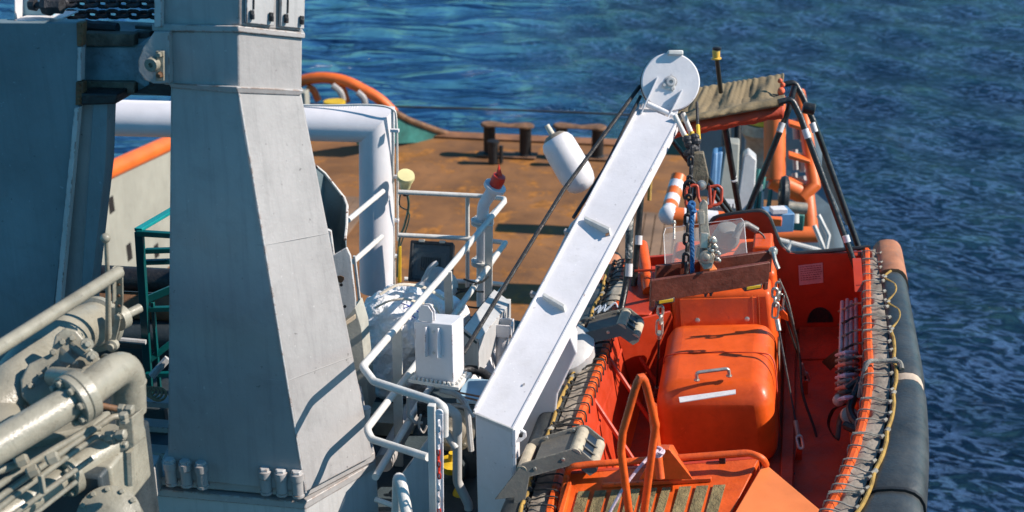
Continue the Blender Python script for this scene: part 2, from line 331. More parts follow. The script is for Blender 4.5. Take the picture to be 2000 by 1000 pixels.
# ------------------------------------------------------------------ the ship: hull and decks
def deck_mat():
    m = mat('rusty work deck', (.205, .095, .035), .8, var=.25, vs=.55, bump=.6, bs=12, grime=.8, gcol=(.09, .05, .03), rust=.72, rs=.7, rcol=(.38, .155, .03), spec=.3, chips=.6); return m
def hull():
    mb = MB(); deck = MB()
    W = 7.0
    mb.prism([SH(-W, 0, -3.2), SH(W, 0, -3.2), SH(W, -36, -3.2), SH(-W, -36, -3.2)], Z*3.18)
    struct(mb.build('ship_hull', DARK))
    deck.prism([SH(-W, -.1, -.02), SH(W, -.1, -.02), SH(W, -36, -.02), SH(-W, -36, -.02)], Z*.024)
    struct(deck.build('work_deck', deck_mat()))
    # planked part of the work deck, further forward
    pl = MB()
    for k in range(56):
        t0 = -W+.25+k*.25
        if -3.6 < t0 < 2.7: continue
        pl.hexa([SH(t0, -6.2, .01), SH(t0, -6.2, .06), SH(t0, -30, .01), SH(t0, -30, .06), SH(t0+.225, -6.2, .01), SH(t0+.225, -6.2, .06), SH(t0+.225, -30, .01), SH(t0+.225, -30, .06)])
    struct(pl.build('planked_deck', mat('deck planks', (.20, .125, .075), .85, var=.35, vs=.7, bump=.7, bs=9, grime=.5, gcol=(.09, .045, .03), rust=.25, rs=.8, rcol=(.22, .085, .03))))
    # upper deck under the equipment
    ud = MB(); ud.prism([PZ(-900, 700, 6), PZ(-400, 560, 6), PZ(640, 590, 6), PZ(1010, 625, 6), PZ(1150, 650, 6), V((.35, 9., 6)), V((-.35, 5, 6)), V((-.35, 2, 6)), V((-8, 2, 6))], Z*-.12)
    struct(ud.build('upper_deck', mat('upper deck paint', (.045, .065, .075), .6, var=.25, vs=2, bump=.4, bs=40, rust=.2, rs=5, grime=.5, rcol=(.1, .05, .03)), bevel=.01))
    sd_ = MB(); sd_.prism([V((.3, 9., .05)), V((-.4, 5, .05)), V((-.4, 2, .05)), V((-8, 2, .05)), V((-8, 8, .05)), V((-1.2, 9.6, .05))], Z*5.82)
    struct(sd_.build('superstructure', GREYD))
    # stern sill
    s = MB(); s.hexa([SH(-3.3, -.5, .02), SH(-3.3, -.5, .07), SH(W, -.5, .02), SH(W, -.5, .07), SH(-3.3, 0, .0), SH(-3.3, 0, .10), SH(W, 0, .0), SH(W, 0, .10)])
    struct(s.build('stern_sill', mat('stern sill steel', (.25, .11, .045), .7, var=.3, vs=1.5, bump=.4, grime=.5, rust=.2, rs=2, rcol=(.35, .14, .04)), bevel=.02))
hull()

def bollard(pu, pv, label):
    base = PZ(pu, pv, .04); r = thing('double_bollard', label, 'bollard', base, 'double bollards near the stern edge')
    for i, t in enumerate((-.52, .52)):
        c = base+TS*t; b = MB(); b.lathe(c, Z, [(.2, 0), (.2, .06), (.17, .08), (.17, .86), (.18, .88)], 18); b.build('post', BLACK, r)
    b = MB(); b.tube([base+TS*-.52+Z*.9, base+TS*-.4+Z*.9, base+Z*.88, base+TS*.4+Z*.9, base+TS*.52+Z*.9], [.24, .25, .17, .25, .24], 16, sq=.22, up=Z); b.build('cap_plate', RUSTED, r)
    for i, t in enumerate((-.52, .52)):
        b = MB(); b.lathe(base+TS*t+Z*.86, Z, [(.25, 0), (.25, .05), (.22, .075)], 18); b.build('cap', RUSTED, r)
    b = MB(); b.box(base+Z*.015, TS*.85, LS*.28, Z*.02); b.build('base_plate', RUSTED, r, bevel=.01)
    c = base-TS*.28-LS*.75; b = MB(); b.lathe(c, Z, [(.14, 0), (.14, .55), (.17, .56), (.17, .64)], 14); b.lathe(c+TS*.22, Z, [(.06, 0), (.06, .5)], 8); b.build('guide_pin', BLACK, r)
bollard(991, 303, 'nearer dark double bollard with rusty joined cap, left of the hanging white fender')
bollard(1131, 306, 'dark double bollard with rusty cap half hidden behind the white fender and the davit ropes')

# ------------------------------------------------------------------ port bulwark
def bulwark():
    W = -6.95
    r = thing('bulwark', 'pale painted ship side wall with small dark slots, orange pipe rail on top', 'bulwark', SH(W, -18, 0))
    def top(l):   # height of the top edge against distance from the stern
        pts = [(-36, 4.6), (-20, 3.4), (-14, 2.9), (-10.7, 2.56), (-8, 2.3), (-3.6, 1.9), (-3.0, 1.8)]
        for (a, b), (c, d) in zip(pts, pts[1:]):
            if l <= c: return b+(d-b)*(l-a)/(c-a)
        return pts[-1][1]
    ls = [-34+i*1.0 for i in range(31)]+[-3.0]
    mb = MB(); a = []
    for l in ls:
        t = top(l); a.append([SH(W, l, .03), SH(W, l, t), SH(W-.12, l, t), SH(W-.12, l, .03)])
    mb.loft(a); mb.build('wall', BULW, r, bevel=0)
    mb = MB(); mb.tube([SH(W-.06, l, top(l)+.14) for l in ls], .18, 14); mb.build('top_rail', SHORANGE, r)
    mb = MB(); mb.tube([SH(W-.35, l, top(l)+.95) for l in ls if l < -11], .10, 10)
    for l in (-30, -26, -22, -18, -14): mb.tube([SH(W-.06, l, top(l)+.1), SH(W-.35, l+.5, top(l)+.95)], .1, 8)
    mb.build('outer_rail', SHORANGE, r)
    for (u, v, h) in ((217, 400, 22), (252, 492, 24), (305, 490, 20), (262, 600, 20), (614, 294, 12)):
        n = TS; p = PX(u, v, SH(W+.0, 0, 0), n); 
        b = MB(); b.box(p+TS*.004, TS*.012, LS*.10, Z*(h*.0075)); b.build('scupper_slot', BLACK, r)
    # green tapering stern plate
    b = MB(); q = [PZ(700, 276, .02)]
    x0 = SH(-6.4, -.4, 0); e = SH(-3.1, -.3, 0)
    def on(u, v): return PX(u, v, SH(0, -.4, 0), LS)
    def sl(u, v): return PX(u, v, SH(-3.1, -.35, 0), TS*.8-LS*.6)
    poly = [sl(700, 284), sl(890, 277), sl(892, 268), sl(840, 253), sl(800, 238), sl(765, 222), sl(700, 208)]
    b.prism(poly, LS*.12-TS*.1); b.build('stern_plate', GREENP, r, bevel=.02)
    b = MB(); b.tube([sl(900, 270), sl(840, 250), sl(800, 235), sl(765, 216)], .09, 8); b.build('plate_edge', RUSTED, r)
    # hooped orange pipes above the stern corner
    arcs = [[(540, 200), (575, 165), (620, 152), (670, 157), (715, 178), (745, 197), (770, 222)], [(600, 170), (612, 176), (622, 197)], [(648, 158), (668, 172), (678, 200)]]
    for i, a in enumerate(arcs):
        b = MB(); b.tube(smoothpath([on(u, v) for u, v in a], 6), .17 if i == 0 else .11, 10); b.build('hoop_rail', SHORANGE, r)
    for a in ([(655, 162), (672, 178), (677, 208)], [(703, 175), (716, 188), (718, 208)]):
        b = MB(); b.tube(smoothpath([on(u, v)-LS*.3 for u, v in a], 5), .1, 8); b.build('hoop_strut', GREY, r)
    b = MB(); b.lathe(on(676, 190)-LS*1.2-Z*.0, Z, [(.16, -.1), (.16, .1), (.32, .12), (.32, .2)], 14); b.build('roller_cap', YELLOW, r)
    b = MB(); b.box(on(603, 230)-LS*.6, TS*.2, LS*.2, Z*1.0); b.build('end_post', BULW, r, bevel=.02)
bulwark()
b = MB(); b.tube(smoothpath([P(u, v, d) for u, v, d in ((600, 204, 39), (800, 209, 40), (1000, 215, 41), (1260, 226, 42), (1500, 240, 44))], 6), .035, 6)
tag(b.build('tow_wire', BLACK), 'thin dark wire stretched low across the water beyond the stern', 'wire')

# ------------------------------------------------------------------ starboard side clutter, far and out of focus
def starboard():
    d = 20.; a = lambda u, v, dd=d: P(u, v, dd)
    r = thing('crash_rail', 'thick orange pipe frame with ladder rungs along the ship side behind the rescue boat', 'rail', P(1560, 560, 19))
    b = MB(); b.tube([a(1513, 190), a(1513, 352)], .17, 16); b.build('upright', SHORANGE, r)
    b = MB(); b.tube([a(1507, 350), a(1572, 382), a(1582, 470)], .15, 16); b.build('knee_pipe', SHORANGE, r)
    b = MB(); b.tube([a(1566, 386, 19.9), a(1590, 362, 19.9), a(1572, 240, 20.3), a(1560, 180, 20.6)], .10, 12); b.build('outer_pipe', SHORANGE, r)
    b = MB(); b.tube([a(1500, 458, 19.), a(1596, 458, 19.)], .12, 16); b.build('lower_pipe', SHORANGE, r)
    for v in (240, 302, 350): 
        b = MB(); b.bar(a(1540, v), a(1582, v+12), LS*.12, Z*.03); b.build('rung', SHORANGE, r, bevel=.01)
    r = thing('side_bulwark', 'dark slate ship side wall behind the orange crash rail', 'bulwark', P(1600, 520, 22))
    b = MB(); b.prism([a(1535, 200, 24), a(1550, 200, 24), a(1580, 240, 23), a(1620, 400, 21.5), a(1640, 560, 20.5), a(1625, 620, 20.5), a(1500, 620, 21), a(1530, 400, 22)], TS*.15-Z*.02); b.build('wall', GREYD, r)
    b = MB()
    for v0 in (232, 292, 338): b.tube([a(1552, v0, 20.4), a(1555, v0+40, 20.4)], .05, 8); b.tube([a(1568, v0+6, 20.4), a(1570, v0+44, 20.4)], .07, 8)
    b.build('stanchion', GREYL, r)
    # white triangle braces by the lower pipe
    r = thing('brace_frame', 'small white pipe triangle beside the orange lower pipe', 'brace', P(1570, 500, 18))
    for q in (((1598, 420), (1618, 460), (1612, 492)), ((1520, 468), (1612, 492)), ((1590, 440), (1612, 492)), ((1545, 470), (1532, 500))):
        b = MB(); b.tube([a(u, v, 18) for u, v in q], .035, 8); b.build('bar', WHITER, r)
    # tall white and blue panels leaning together
    for nm, lab, pts, m_ in (('leaning_panel', 'blue panel leaning leftmost in the row behind the spreader hook', [(1392, 430), (1398, 300), (1412, 296), (1400, 430)], BLUEP),
                             ('leaning_panel', 'tall cream panel leaning between blue panel and ribbed white panel', [(1400, 400), (1418, 278), (1445, 280), (1438, 440), (1400, 450)], BULW),
                             ('leaning_panel', 'white ribbed panel with rounded top leaning beside the black canopy pole', [(1432, 450), (1452, 305), (1462, 298), (1478, 312), (1470, 450)], GREYL)):
        b = MB(); b.prism([a(u, v, 16.5) for u, v in pts], LS*.25); tag(b.build(nm, m_, bevel=.02), lab, 'panel', 'panels stowed at the ship side')
    b = MB(); b.prism([a(u, v, 16.3) for u, v in [(1378, 430), (1392, 300), (1402, 298), (1396, 430)]], LS*.25); tag(b.build('leaning_panel', BLUEP, bevel=.02), 'light blue narrow board seen just right of the red hook handles', 'panel', 'panels stowed at the ship side')
    # ribbed locker
    r = thing('ribbed_locker', 'grey ribbed box under the leaning panels', 'locker', a(1410, 440, 15.5)); b = MB(); b.box(a(1412, 425, 15.6), TS*.2, LS*.15, Z*.2); b.build('body', GREYL, r, bevel=.02)
    for k in range(8):
        b = MB(); b.box(a(1388+k*7, 424, 15.35), TS*.009, LS*.015, Z*.17); b.build('rib', GREY, r)
    # drum winch with yellow top
    r = thing('capstan', 'grey capstan drum with yellow rim between the canopy frame legs', 'capstan', a(1487, 320, 23)); 
    b = MB(); b.lathe(a(1489, 290, 23), Z, [(.42, -.6), (.34, -.4), (.30, -.1), (.30, .15), (.40, .3), (.38, .48)], 20); b.build('drum', GALV, r)
    b = MB(); b.lathe(a(1489, 290, 23), Z, [(.3, .48), (.36, .5), (.34, .62), (.15, .64)], 20); b.build('rim', YELLOW, r)
    for k, (u, v0, v1, rr, m_) in enumerate(((1418, 215, 285, .09, DARK), (1440, 235, 300, .07, BLACK), (1466, 215, 330, .06, GREY), (1458, 250, 335, .05, WHITER))):
        b = MB(); b.tube([a(u, v1, 24), a(u+2, v0, 24)], rr, 10); b.lathe(a(u+2, v0, 24), Z, [(rr*1.5, 0), (rr*1.5, .08), (rr*.4, .12)], 10)
        tag(b.build('vent_post', m_), ['dark vent post beyond the canopy, leftmost of the posts', 'black short post beyond the canopy', 'grey tall post left of the capstan', 'thin white post against the capstan'][k], 'post', 'posts at the ship side')
    b = MB(); b.box(a(1345, 262, 30), TS*.8, LS*.3, Z*.45); tag(b.build('deck_locker', mat('deep teal paint', (.01, .10, .10), .5, grime=.4), bevel=.03), 'teal box at the far end of the deck behind the davit head', 'locker')
    b = MB(); b.box(a(1440, 300, 26), TS*.9, LS*.5, Z*.8); tag(b.build('machinery_housing', GREYD, bevel=.03), 'blue grey machinery housing far behind the leaning panels', 'housing')
    b = MB(); b.box(a(1445, 400, 19), TS*.3, LS*.5, Z*.40); tag(b.build('winch_housing', DARK, bevel=.03), 'dark box behind the boat backrest, below the capstan', 'housing')
    # coiled hose on a drum, blue crate with paper, pipes
    r = thing('hose_reel', 'dark round hose reel hanging beside the orange knee pipe', 'reel', a(1528, 420, 16.5)); b = MB(); b.torus(a(1531, 382, 16.5), TS, .2, .06, 20, 8); b.build('hose', BLACK, r); b = MB(); b.cyl(a(1531, 382, 16.5)-TS*.07, a(1531, 382, 16.5)+TS*.07, .09); b.build('hub', GALV, r)
    r = thing('supply_crate', 'blue crate holding a white sheet and an orange tin, behind the backrest', 'crate', a(1520, 450, 16))
    b = MB(); b.box(a(1518, 428, 16), (TS+LS*.3)*.16, (LS-TS*.3)*.15, Z*.12); b.build('box', BLUEP, r, bevel=.01)
    b = MB(); b.box(a(1520, 410, 15.8), (TS+LS*.3)*.09, (LS-TS*.3)*.07, Z*.03); b.build('sheet', WHITE, r, bevel=.005)
    b = MB(); b.box(a(1512, 432, 15.6), TS*.09, LS*.05, Z*.05); b.build('tin', SHORANGE, r, bevel=.01)
    b = MB(); b.tube([a(1535, 404, 17), a(1575, 408, 17)], .08, 12); tag(b.build('exhaust_pipe', GALV), 'short pale pipe lying under the orange knee pipe', 'pipe')
    for k, (u0, v0, u1, v1, m_) in enumerate(((1468, 440, 1482, 330, GREENP), (1477, 445, 1492, 345, GREENP), (1486, 450, 1488, 360, WHITER), (1497, 440, 1505, 370, GREENP))):
        b = MB(); b.tube([a(u0, v0, 16.6), a(u1, v1, 16.6)], .03, 8); tag(b.build('stowed_pole', m_), ['green pole leaning against the ribbed white panel', 'second green pole, a little right of the first', 'white thin pole among the green ones', 'short green pole nearest the orange upright'][k], 'pole', 'poles stowed upright')
    # orange and white striped bar
    r = thing('striped_float', 'orange and white striped bent float bar standing left of the lifting chain', 'float', a(1300, 430, 15))
    pts = smoothpath([a(1326, 345, 15.5), a(1318, 372, 15.4), a(1310, 400, 15.2), a(1306, 416, 15)], 6)
    n = len(pts)
    for k in range(6):
        b = MB(); i0 = k*3; seg = pts[i0:i0+4]
        if len(seg) > 1: b.tube(seg, .092, 14); b.build('stripe', WHITE if k % 2 else SHORANGE, r)
    b = MB(); b.ball(a(1306, 420, 15), .12, 10); b.build('elbow', WHITE, r)
    for k in range(5):
        b = MB(); b.tube([a(1312+k*22, 422+k*2, 15), a(1334+k*22, 424+k*2, 15)], .11, 14); b.build('stripe', SHORANGE if k % 2 == 0 else WHITE, r)
    b = MB(); b.tube([a(1271, 340, 12.3), a(1268, 392, 12.3)], .02, 8); tag(b.build('boat_hook', ROPEG), 'short wooden pole end hanging just right of the davit arm', 'pole')
    # clutter at the foot: green and white machine
    r = thing('deck_machine', 'green and white small machine between backrest and lower orange pipe', 'machine', a(1545, 450, 17.5))
    b = MB(); b.box(a(1548, 430, 17.5), TS*.15, LS*.1, Z*.12); b.build('body', GREENP, r, bevel=.02)
    b = MB(); b.cyl(a(1552, 400, 17.3), a(1552, 436, 17.3), .06); b.build('cylinder', WHITER, r)
starboard()

# ------------------------------------------------------------------ crane tower
FN = (PZ(327, 935, 6.6)-PZ(597, 962, 6.6)).normalized()    # along the front face, to the left
def tower():
    r = thing('crane_tower', 'tall tapered grey steel tower with bolted foot, blue-grey front and sunlit side', 'tower', PZ(520, 950, 6.5))
    fl, fr, sr = PZ(327, 935, 6.6), PZ(597, 962, 6.6), PZ(728, 893, 6.6)
    bk = sr+V((-.22, .9, 0)); bl = fl+V((.0, 1, 0))*1.3
    tfl, tfr, tsr = P(333, 166, 7.36), P(465, 175, 7.24), P(588, 180, 7.6); tbk = tsr+V((-.18, .6, .03)); tbl = tfl+V((0, .95, 0))
    b = MB(); b.loft([[fl, fr, sr, bk, bl], [tfl, tfr, tsr, tbk, tbl]]); b.build('tapered_column', GREY, r, bevel=.012, seg=3)
    # collar between the two
    def ring(v0, v1, k=1.):
        return [P(303 if v0 < 100 else 333, v0, 7.36), 0]
    def sec(us, vs, ds): return [P(u, v, d) for u, v, d in zip(us, vs, ds)]
    def full(fr3): 
        a, b_, c = fr3; return [a, b_, c, c+V((-.18, .6, .03)), a+V((0, .95, 0))]
    c0 = full(sec((332, 464, 589), (173, 183, 188), (7.345, 7.225, 7.59))); c1 = full(sec((331, 463, 590), (162, 169, 176), (7.34, 7.22, 7.585)))
    b = MB(); cc = sum(c0, V())/5
    ex = lambda ps, k: [p+(p-cc).normalized()*k for p in ps]
    b.loft([ex(c0, -.01), ex(c1, .012)]); b.build('lower_collar', GREY, r, bevel=.006)
    u0 = full(sec((303, 466, 589), (166, 172, 178), (7.36, 7.24, 7.6))); u1 = full(sec((303, 466, 590), (60, 62, 74), (7.243, 7.12, 7.481)))
    u0[0] = P(320, 166, 7.36)
    b = MB(); b.loft([u0, u1]); b.build('head_block', GREY, r, bevel=.01, seg=3)
    u2 = full(sec((303, 465, 590), (46, 50, 64), (7.229, 7.108, 7.47))); b = MB(); cc = sum(u1, V())/5; b.loft([ex(u1, .02), ex(u2, .02)]); b.build('upper_collar', GREY, r, bevel=.006)
    u3 = full(sec((316, 468, 590), (50, 50, 62), (7.23, 7.11, 7.473))); u4 = full(sec((318, 470, 592), (-160, -160, -150), (7.013, 6.892, 7.238)))
    b = MB(); b.loft([u3, u4]); b.build('top_section', GREY, r, bevel=.008)
    b = MB(); b.bar(PY(311, 52, 7.17), PY(311, -80, 7.17), TS*.022, LS*.02); b.build('corner_strip', GREYL, r, bevel=.004)
    # two hinged doors on the sunny side
    q0, q1 = u3[1], u3[2]; e = (q1-q0); up = (u4[1]-u3[1]).normalized(); nn = V((e.y, -e.x, 0)).normalized()
    if nn.y > 0: nn = -nn
    for a0, a1 in ((.06, .49), (.60, .985)):
        p0 = q0+e*a0+up*.02+nn*.006; p1 = q0+e*a1+up*.02+nn*.006; b = MB(); b.prism([p0, p1, p1+up*.8, p0+up*.8], nn*.02); d = b.build('door', GREYL, r, bevel=.004)
        for k, s in ((a0, .03), (a1, -.03)):
            c = q0+e*k+e.normalized()*s+up*.045+nn*.03; bb = MB(); bb.prism([c-e.normalized()*.012, c+e.normalized()*.012, c+e.normalized()*.012+up*.05, c-e.normalized()*.012+up*.05], nn*.012); bb.cyl(c-up*.0+nn*.012, c+up*.03+nn*.012, .011, seg=8); bb.build('hinge', IRON, d, bevel=.002)
        b = MB(); c = q0+e*(a0+.10)+nn*.028+up*.1; b.bar(c, c+up*.7, e.normalized()*.004, nn*.004); b.build('seam', BLACK, d)
    for s_ in (.30, .64):
        e0, e1, e2 = fl+(tfl-fl)*s_, fr+(tfr-fr)*s_, sr+(tsr-sr)*s_
        b = MB(); b.tube([e0+V((0, .001, 0)), e1], .0028, 5); b.tube([e1, e2], .0022, 5); b.build('weld_seam', mat('plain seam paint', (.34, .33, .32), .5, var=.05), r)
    b = MB(); b.tube([fr, tfr], .007, 8); b.build('corner_weld', GREYL, r)
    # pin lug, pin and keeper
    c = P(296, 128, 7.2); n_ = -LS; b = MB(); b.lathe(c+LS*.0, n_, [(.085*1.05, -.06), (.09, .0), (.086, .006)], 32)
    poly = [PY(u, v, 7.13) for u, v in ((302, 62), (330, 62), (332, 163), (300, 163), (283, 156), (271, 138), (270, 118), (280, 92))]
    b = MB(); n0 = (poly[2]-poly[0]).cross(poly[5]-poly[0]).normalized(); n0 = n0 if n0.y < 0 else -n0
    b.prism([p+LS*.05 for p in poly], LS*-.055); b.build('lug_plate', GREY, r, bevel=.004)
    cc = PY(295, 127, 7.03); b = MB(); b.lathe(cc+LS*.05, n_, [(.04, 0), (.04, .05), (.036, .058), (.014, .058), (.012, .04)], 24); b.build('pin', KHAKI, r)
    b = MB(); b.prism([PY(306, 99, 7.08), PY(322, 99, 7.08), PY(322, 157, 7.08), PY(306, 157, 7.08)], LS*-.018); k = b.build('keeper_plate', KHAKI, r, bevel=.003)
    for v, m_ in ((106, KHAKI), (146, RUSTED)): bolt(k, PY(313, v, 7.06), -LS, .016, .03, m_)
    # foot: plinth, flange and bolts
    def up_(p, h): return p+Z*h
    f0, f1, f2 = PZ(290, 968, 6.46), PZ(596, 996, 6.46), PZ(735, 915, 6.46)
    F = [f0, f1, f2, f2+V((-.22, 1.1, 0)), f0+V((0, 1.6, 0))]; b = MB(); b.loft([F, [p+Z*.055 for p in F]]); b.build('foot_flange', GREY, r, bevel=.008, seg=3)
    g0, g1, g2 = PZ(313, 948, 6.53), PZ(596, 972, 6.53), PZ(733, 900, 6.53)
    G = [g0, g1, g2, g2+V((-.22, 1., 0)), g0+V((0, 1.5, 0))]; b = MB(); b.loft([G, [p+Z*.065 for p in G]]); b.build('foot_step', GREY, r, bevel=.008, seg=3)
    h = [p+V((.0, .02, -1.2)) for p in F]; h2 = [p+V((0, .02, 0)) for p in F]; b = MB(); b.loft([h, h2]); b.build('plinth', GREYL, r, bevel=.008)
    for k, u in enumerate((336, 366, 397, 521, 552, 583)):
        v = 941+(u-330)*.094; p = PZ(u, v+4, 6.575)
        b = MB(); b.lathe(p, Z, [(.040, 0), (.040, .018), (.036, .02), (.036, .115), (.043, .118), (.043, .165), (.034, .172)], 6 if False else 16); bo = b.build('foot_bolt', GREY, r)
        b = MB(); b.lathe(p+Z*.165, Z, [(.036, 0), (.036, .02), (.03, .024)], 6); b.build('bolt_head', GREYL, bo, smooth=20)
    b = MB(); b.box(PZ(293, 930, 6.62), -FN*.06, V((0, .1, 0)), Z*.105); b.build('clamp_block', GREY, r, bevel=.008)
    p = PZ(706, 868, 6.6); b = MB(); b.lathe(p+V((.02, .15, 0)), Z, [(.03, 0), (.03, .16), (.036, .16), (.036, .2)], 14); b.build('foot_bolt', GREYL, r)
tower()

# ------------------------------------------------------------------ left column, brace, link beam, chains
def column():
    d = 7.6
    r = thing('side_column', 'wide dark slate steel column at the left edge with bolted flange strip', 'column', P(60, 620, d))
    pl = P(100, 300, d); N0 = LS
    on = lambda u, v, off=0.: PX(u, v, pl+LS*off, LS)
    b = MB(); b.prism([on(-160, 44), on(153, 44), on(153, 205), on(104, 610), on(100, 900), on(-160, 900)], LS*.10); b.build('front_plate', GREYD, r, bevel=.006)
    b = MB(); b.prism([on(149, 44, -.012), on(163, 44, -.012), on(160, 90, -.012), on(150, 90, -.012)], LS*.05); b.build('flange_strip', RUSTED, r, bevel=.003)
    b = MB(); b.prism([on(151, 92, -.01), on(159, 92, -.01), on(158, 158, -.01), on(150, 158, -.01)], LS*.05); b.build('flange_strip', GREYL, r, bevel=.003)
    b = MB(); b.prism([on(148, 160, -.012), on(162, 160, -.012), on(162, 204, -.012), on(147, 206, -.012)], LS*.05); b.build('flange_strip', RUSTED, r, bevel=.003)
    for u, v in ((157, 50), (157, 68), (157, 84), (155, 166), (155, 178), (155, 192), (155, 200)): bolt(r, on(u, v, -.014), -LS, .009, .012, RUSTED)
    b = MB(); b.prism([on(145, 210, -.03), on(154, 210, -.03), on(118, 600, -.03), on(106, 600, -.03)], LS*.05); b.build('edge_strip', GREYL, r, bevel=.004)
    b = MB(); b.prism([on(152, 206, .06), on(190, 200, .06), on(180, 620, .06), on(112, 620, .06)], LS*.1); b.build('web_plate', GREY, r, bevel=.004)
    b = MB(); b.prism([on(182, 195, .02), on(210, 190, .02), on(206, 320, .02), on(172, 620, .02), on(155, 620, .02)], LS*.12); b.build('brace', GREYD, r, bevel=.004)
    b = MB(); b.prism([on(158, 182, -.02), on(228, 184, -.02), on(226, 204, -.02), on(158, 206, -.02)], LS*.25); b.build('cap_block', BLACK, r, bevel=.01)
    # white bracket with chain anchor on top
    b = MB(); b.prism([on(27, -30, .1), on(30, -30, .1), on(30, 43, .1), on(27, 43, .1)], LS*.3-TS*.01); b.build('bracket_web', WHITE, r, bevel=.004)
    b = MB(); b.prism([on(30, -40, .2), on(104, -40, .2), on(104, 42, .2), on(30, 42, .2)], LS*.03); b.build('bracket_plate', mat('cool blue grey paint', (.22, .38, .45), .5, var=.1, vs=5, bump=.1, rust=.2, rs=8, rcol=(.7, .7, .7), grime=.2), r, bevel=.004)
    b = MB(); b.prism([on(27, 39, .05), on(106, 41, .05), on(106, 44, .05), on(27, 44, .05)], LS*.3); b.build('bracket_foot', WHITE, r, bevel=.003)
    c = on(64, 10, .1); b = MB(); b.lathe(c-TS*.02, TS, [(.03, 0), (.035, .04), (.02, .042), (.02, .07), (.055, .09), (.06, .12), (.045, .15), (.045, .2)], 8); b.build('chain_anchor', IRON, r, smooth=25)
    return on
on_col = column()
def beam():
    r = thing('link_beam', 'worn sliding beam with black greased wooden strips between side column and crane tower', 'beam', P(240, 190, 7.6))
    on = lambda u, v, off=0.: PX(u, v, P(240, 120, 7.45)+LS*off, LS)
    b = MB(); b.prism([on(150, 66, .05), on(300, 74, .05), on(300, 60, .05), on(335, 60, .05), on(335, 188, .05), on(150, 184, .05)], LS*.4); b.build('beam_core', GREYD, r, bevel=.006)
    b = MB(); b.prism([on(158, 92, .03), on(262, 92, .03), on(292, 72, .03), on(292, 176, .03), on(262, 158, .03), on(158, 158, .03)], LS*.05)
    b.build('web_plate', mat('worn blue paint', (.17, .25, .29), .45, var=.25, vs=6, bump=.25, rust=.28, rs=6, rcol=(.04, .04, .04), grime=.7, gcol=(.05, .05, .05)), r, bevel=.005)
    for v0, v1, u1 in ((64, 90, 262), (158, 184, 262)):
        b = MB(); b.prism([on(160, v0, -.005), on(u1, v0+3, -.005), on(u1, v1, -.005), on(160, v1, -.005)], LS*.08); b.build('rubbing_strip', WOOD, r, bevel=.006)
    b = MB(); b.tube(smoothpath([on(165, 48, .1), on(180, 52, .1), on(205, 54, .1), on(230, 56, .1)], 4), [.035]*6+[.04]*4+[.035]*3, 8); b.build('grease_roll', BLACK, r)
    b = MB(); b.bar(on(262, 68, .1), on(300, 66, .1), LS*.05, Z*.02); b.bar(on(266, 52, .1), on(304, 54, .1), LS*.02, Z*.01); b.build('top_lug', BLACK, r, bevel=.004)
    b = MB(); b.prism([on(262, 182, .0), on(300, 160, .0), on(333, 165, .0), on(333, 188, .0)], LS*.2); b.build('gusset', BLACK, r, bevel=.004)
beam()
def chains():
    for row, (v, lab) in enumerate(((8, 'heavy dark anchor chain, upper of the two stretched to the tower top'), (29, 'heavy rusty dark anchor chain, lower of the two stretched to the tower top'))):
        d = 7.75+.05*row; a0, a1 = (110, v), (312, v)
        r = thing('anchor_chain', lab, 'chain', P(a0[0], v, d), 'anchor chains beside the tower top')
        n = 10
        for k in range(n):
            t = (k+.5)/n; c = P(a0[0]+(a1[0]-a0[0])*t, v-1+.3*math.sin(k), d); 
            face = (k+row) % 2
            nn = (Z*.95-LS*.25) if face == 0 else (LS*.9+Z*.45)
            b = MB(); b.link(c, TS, nn, .098, .070, .0135, 8); b.build('link', IRON, r)
chains()

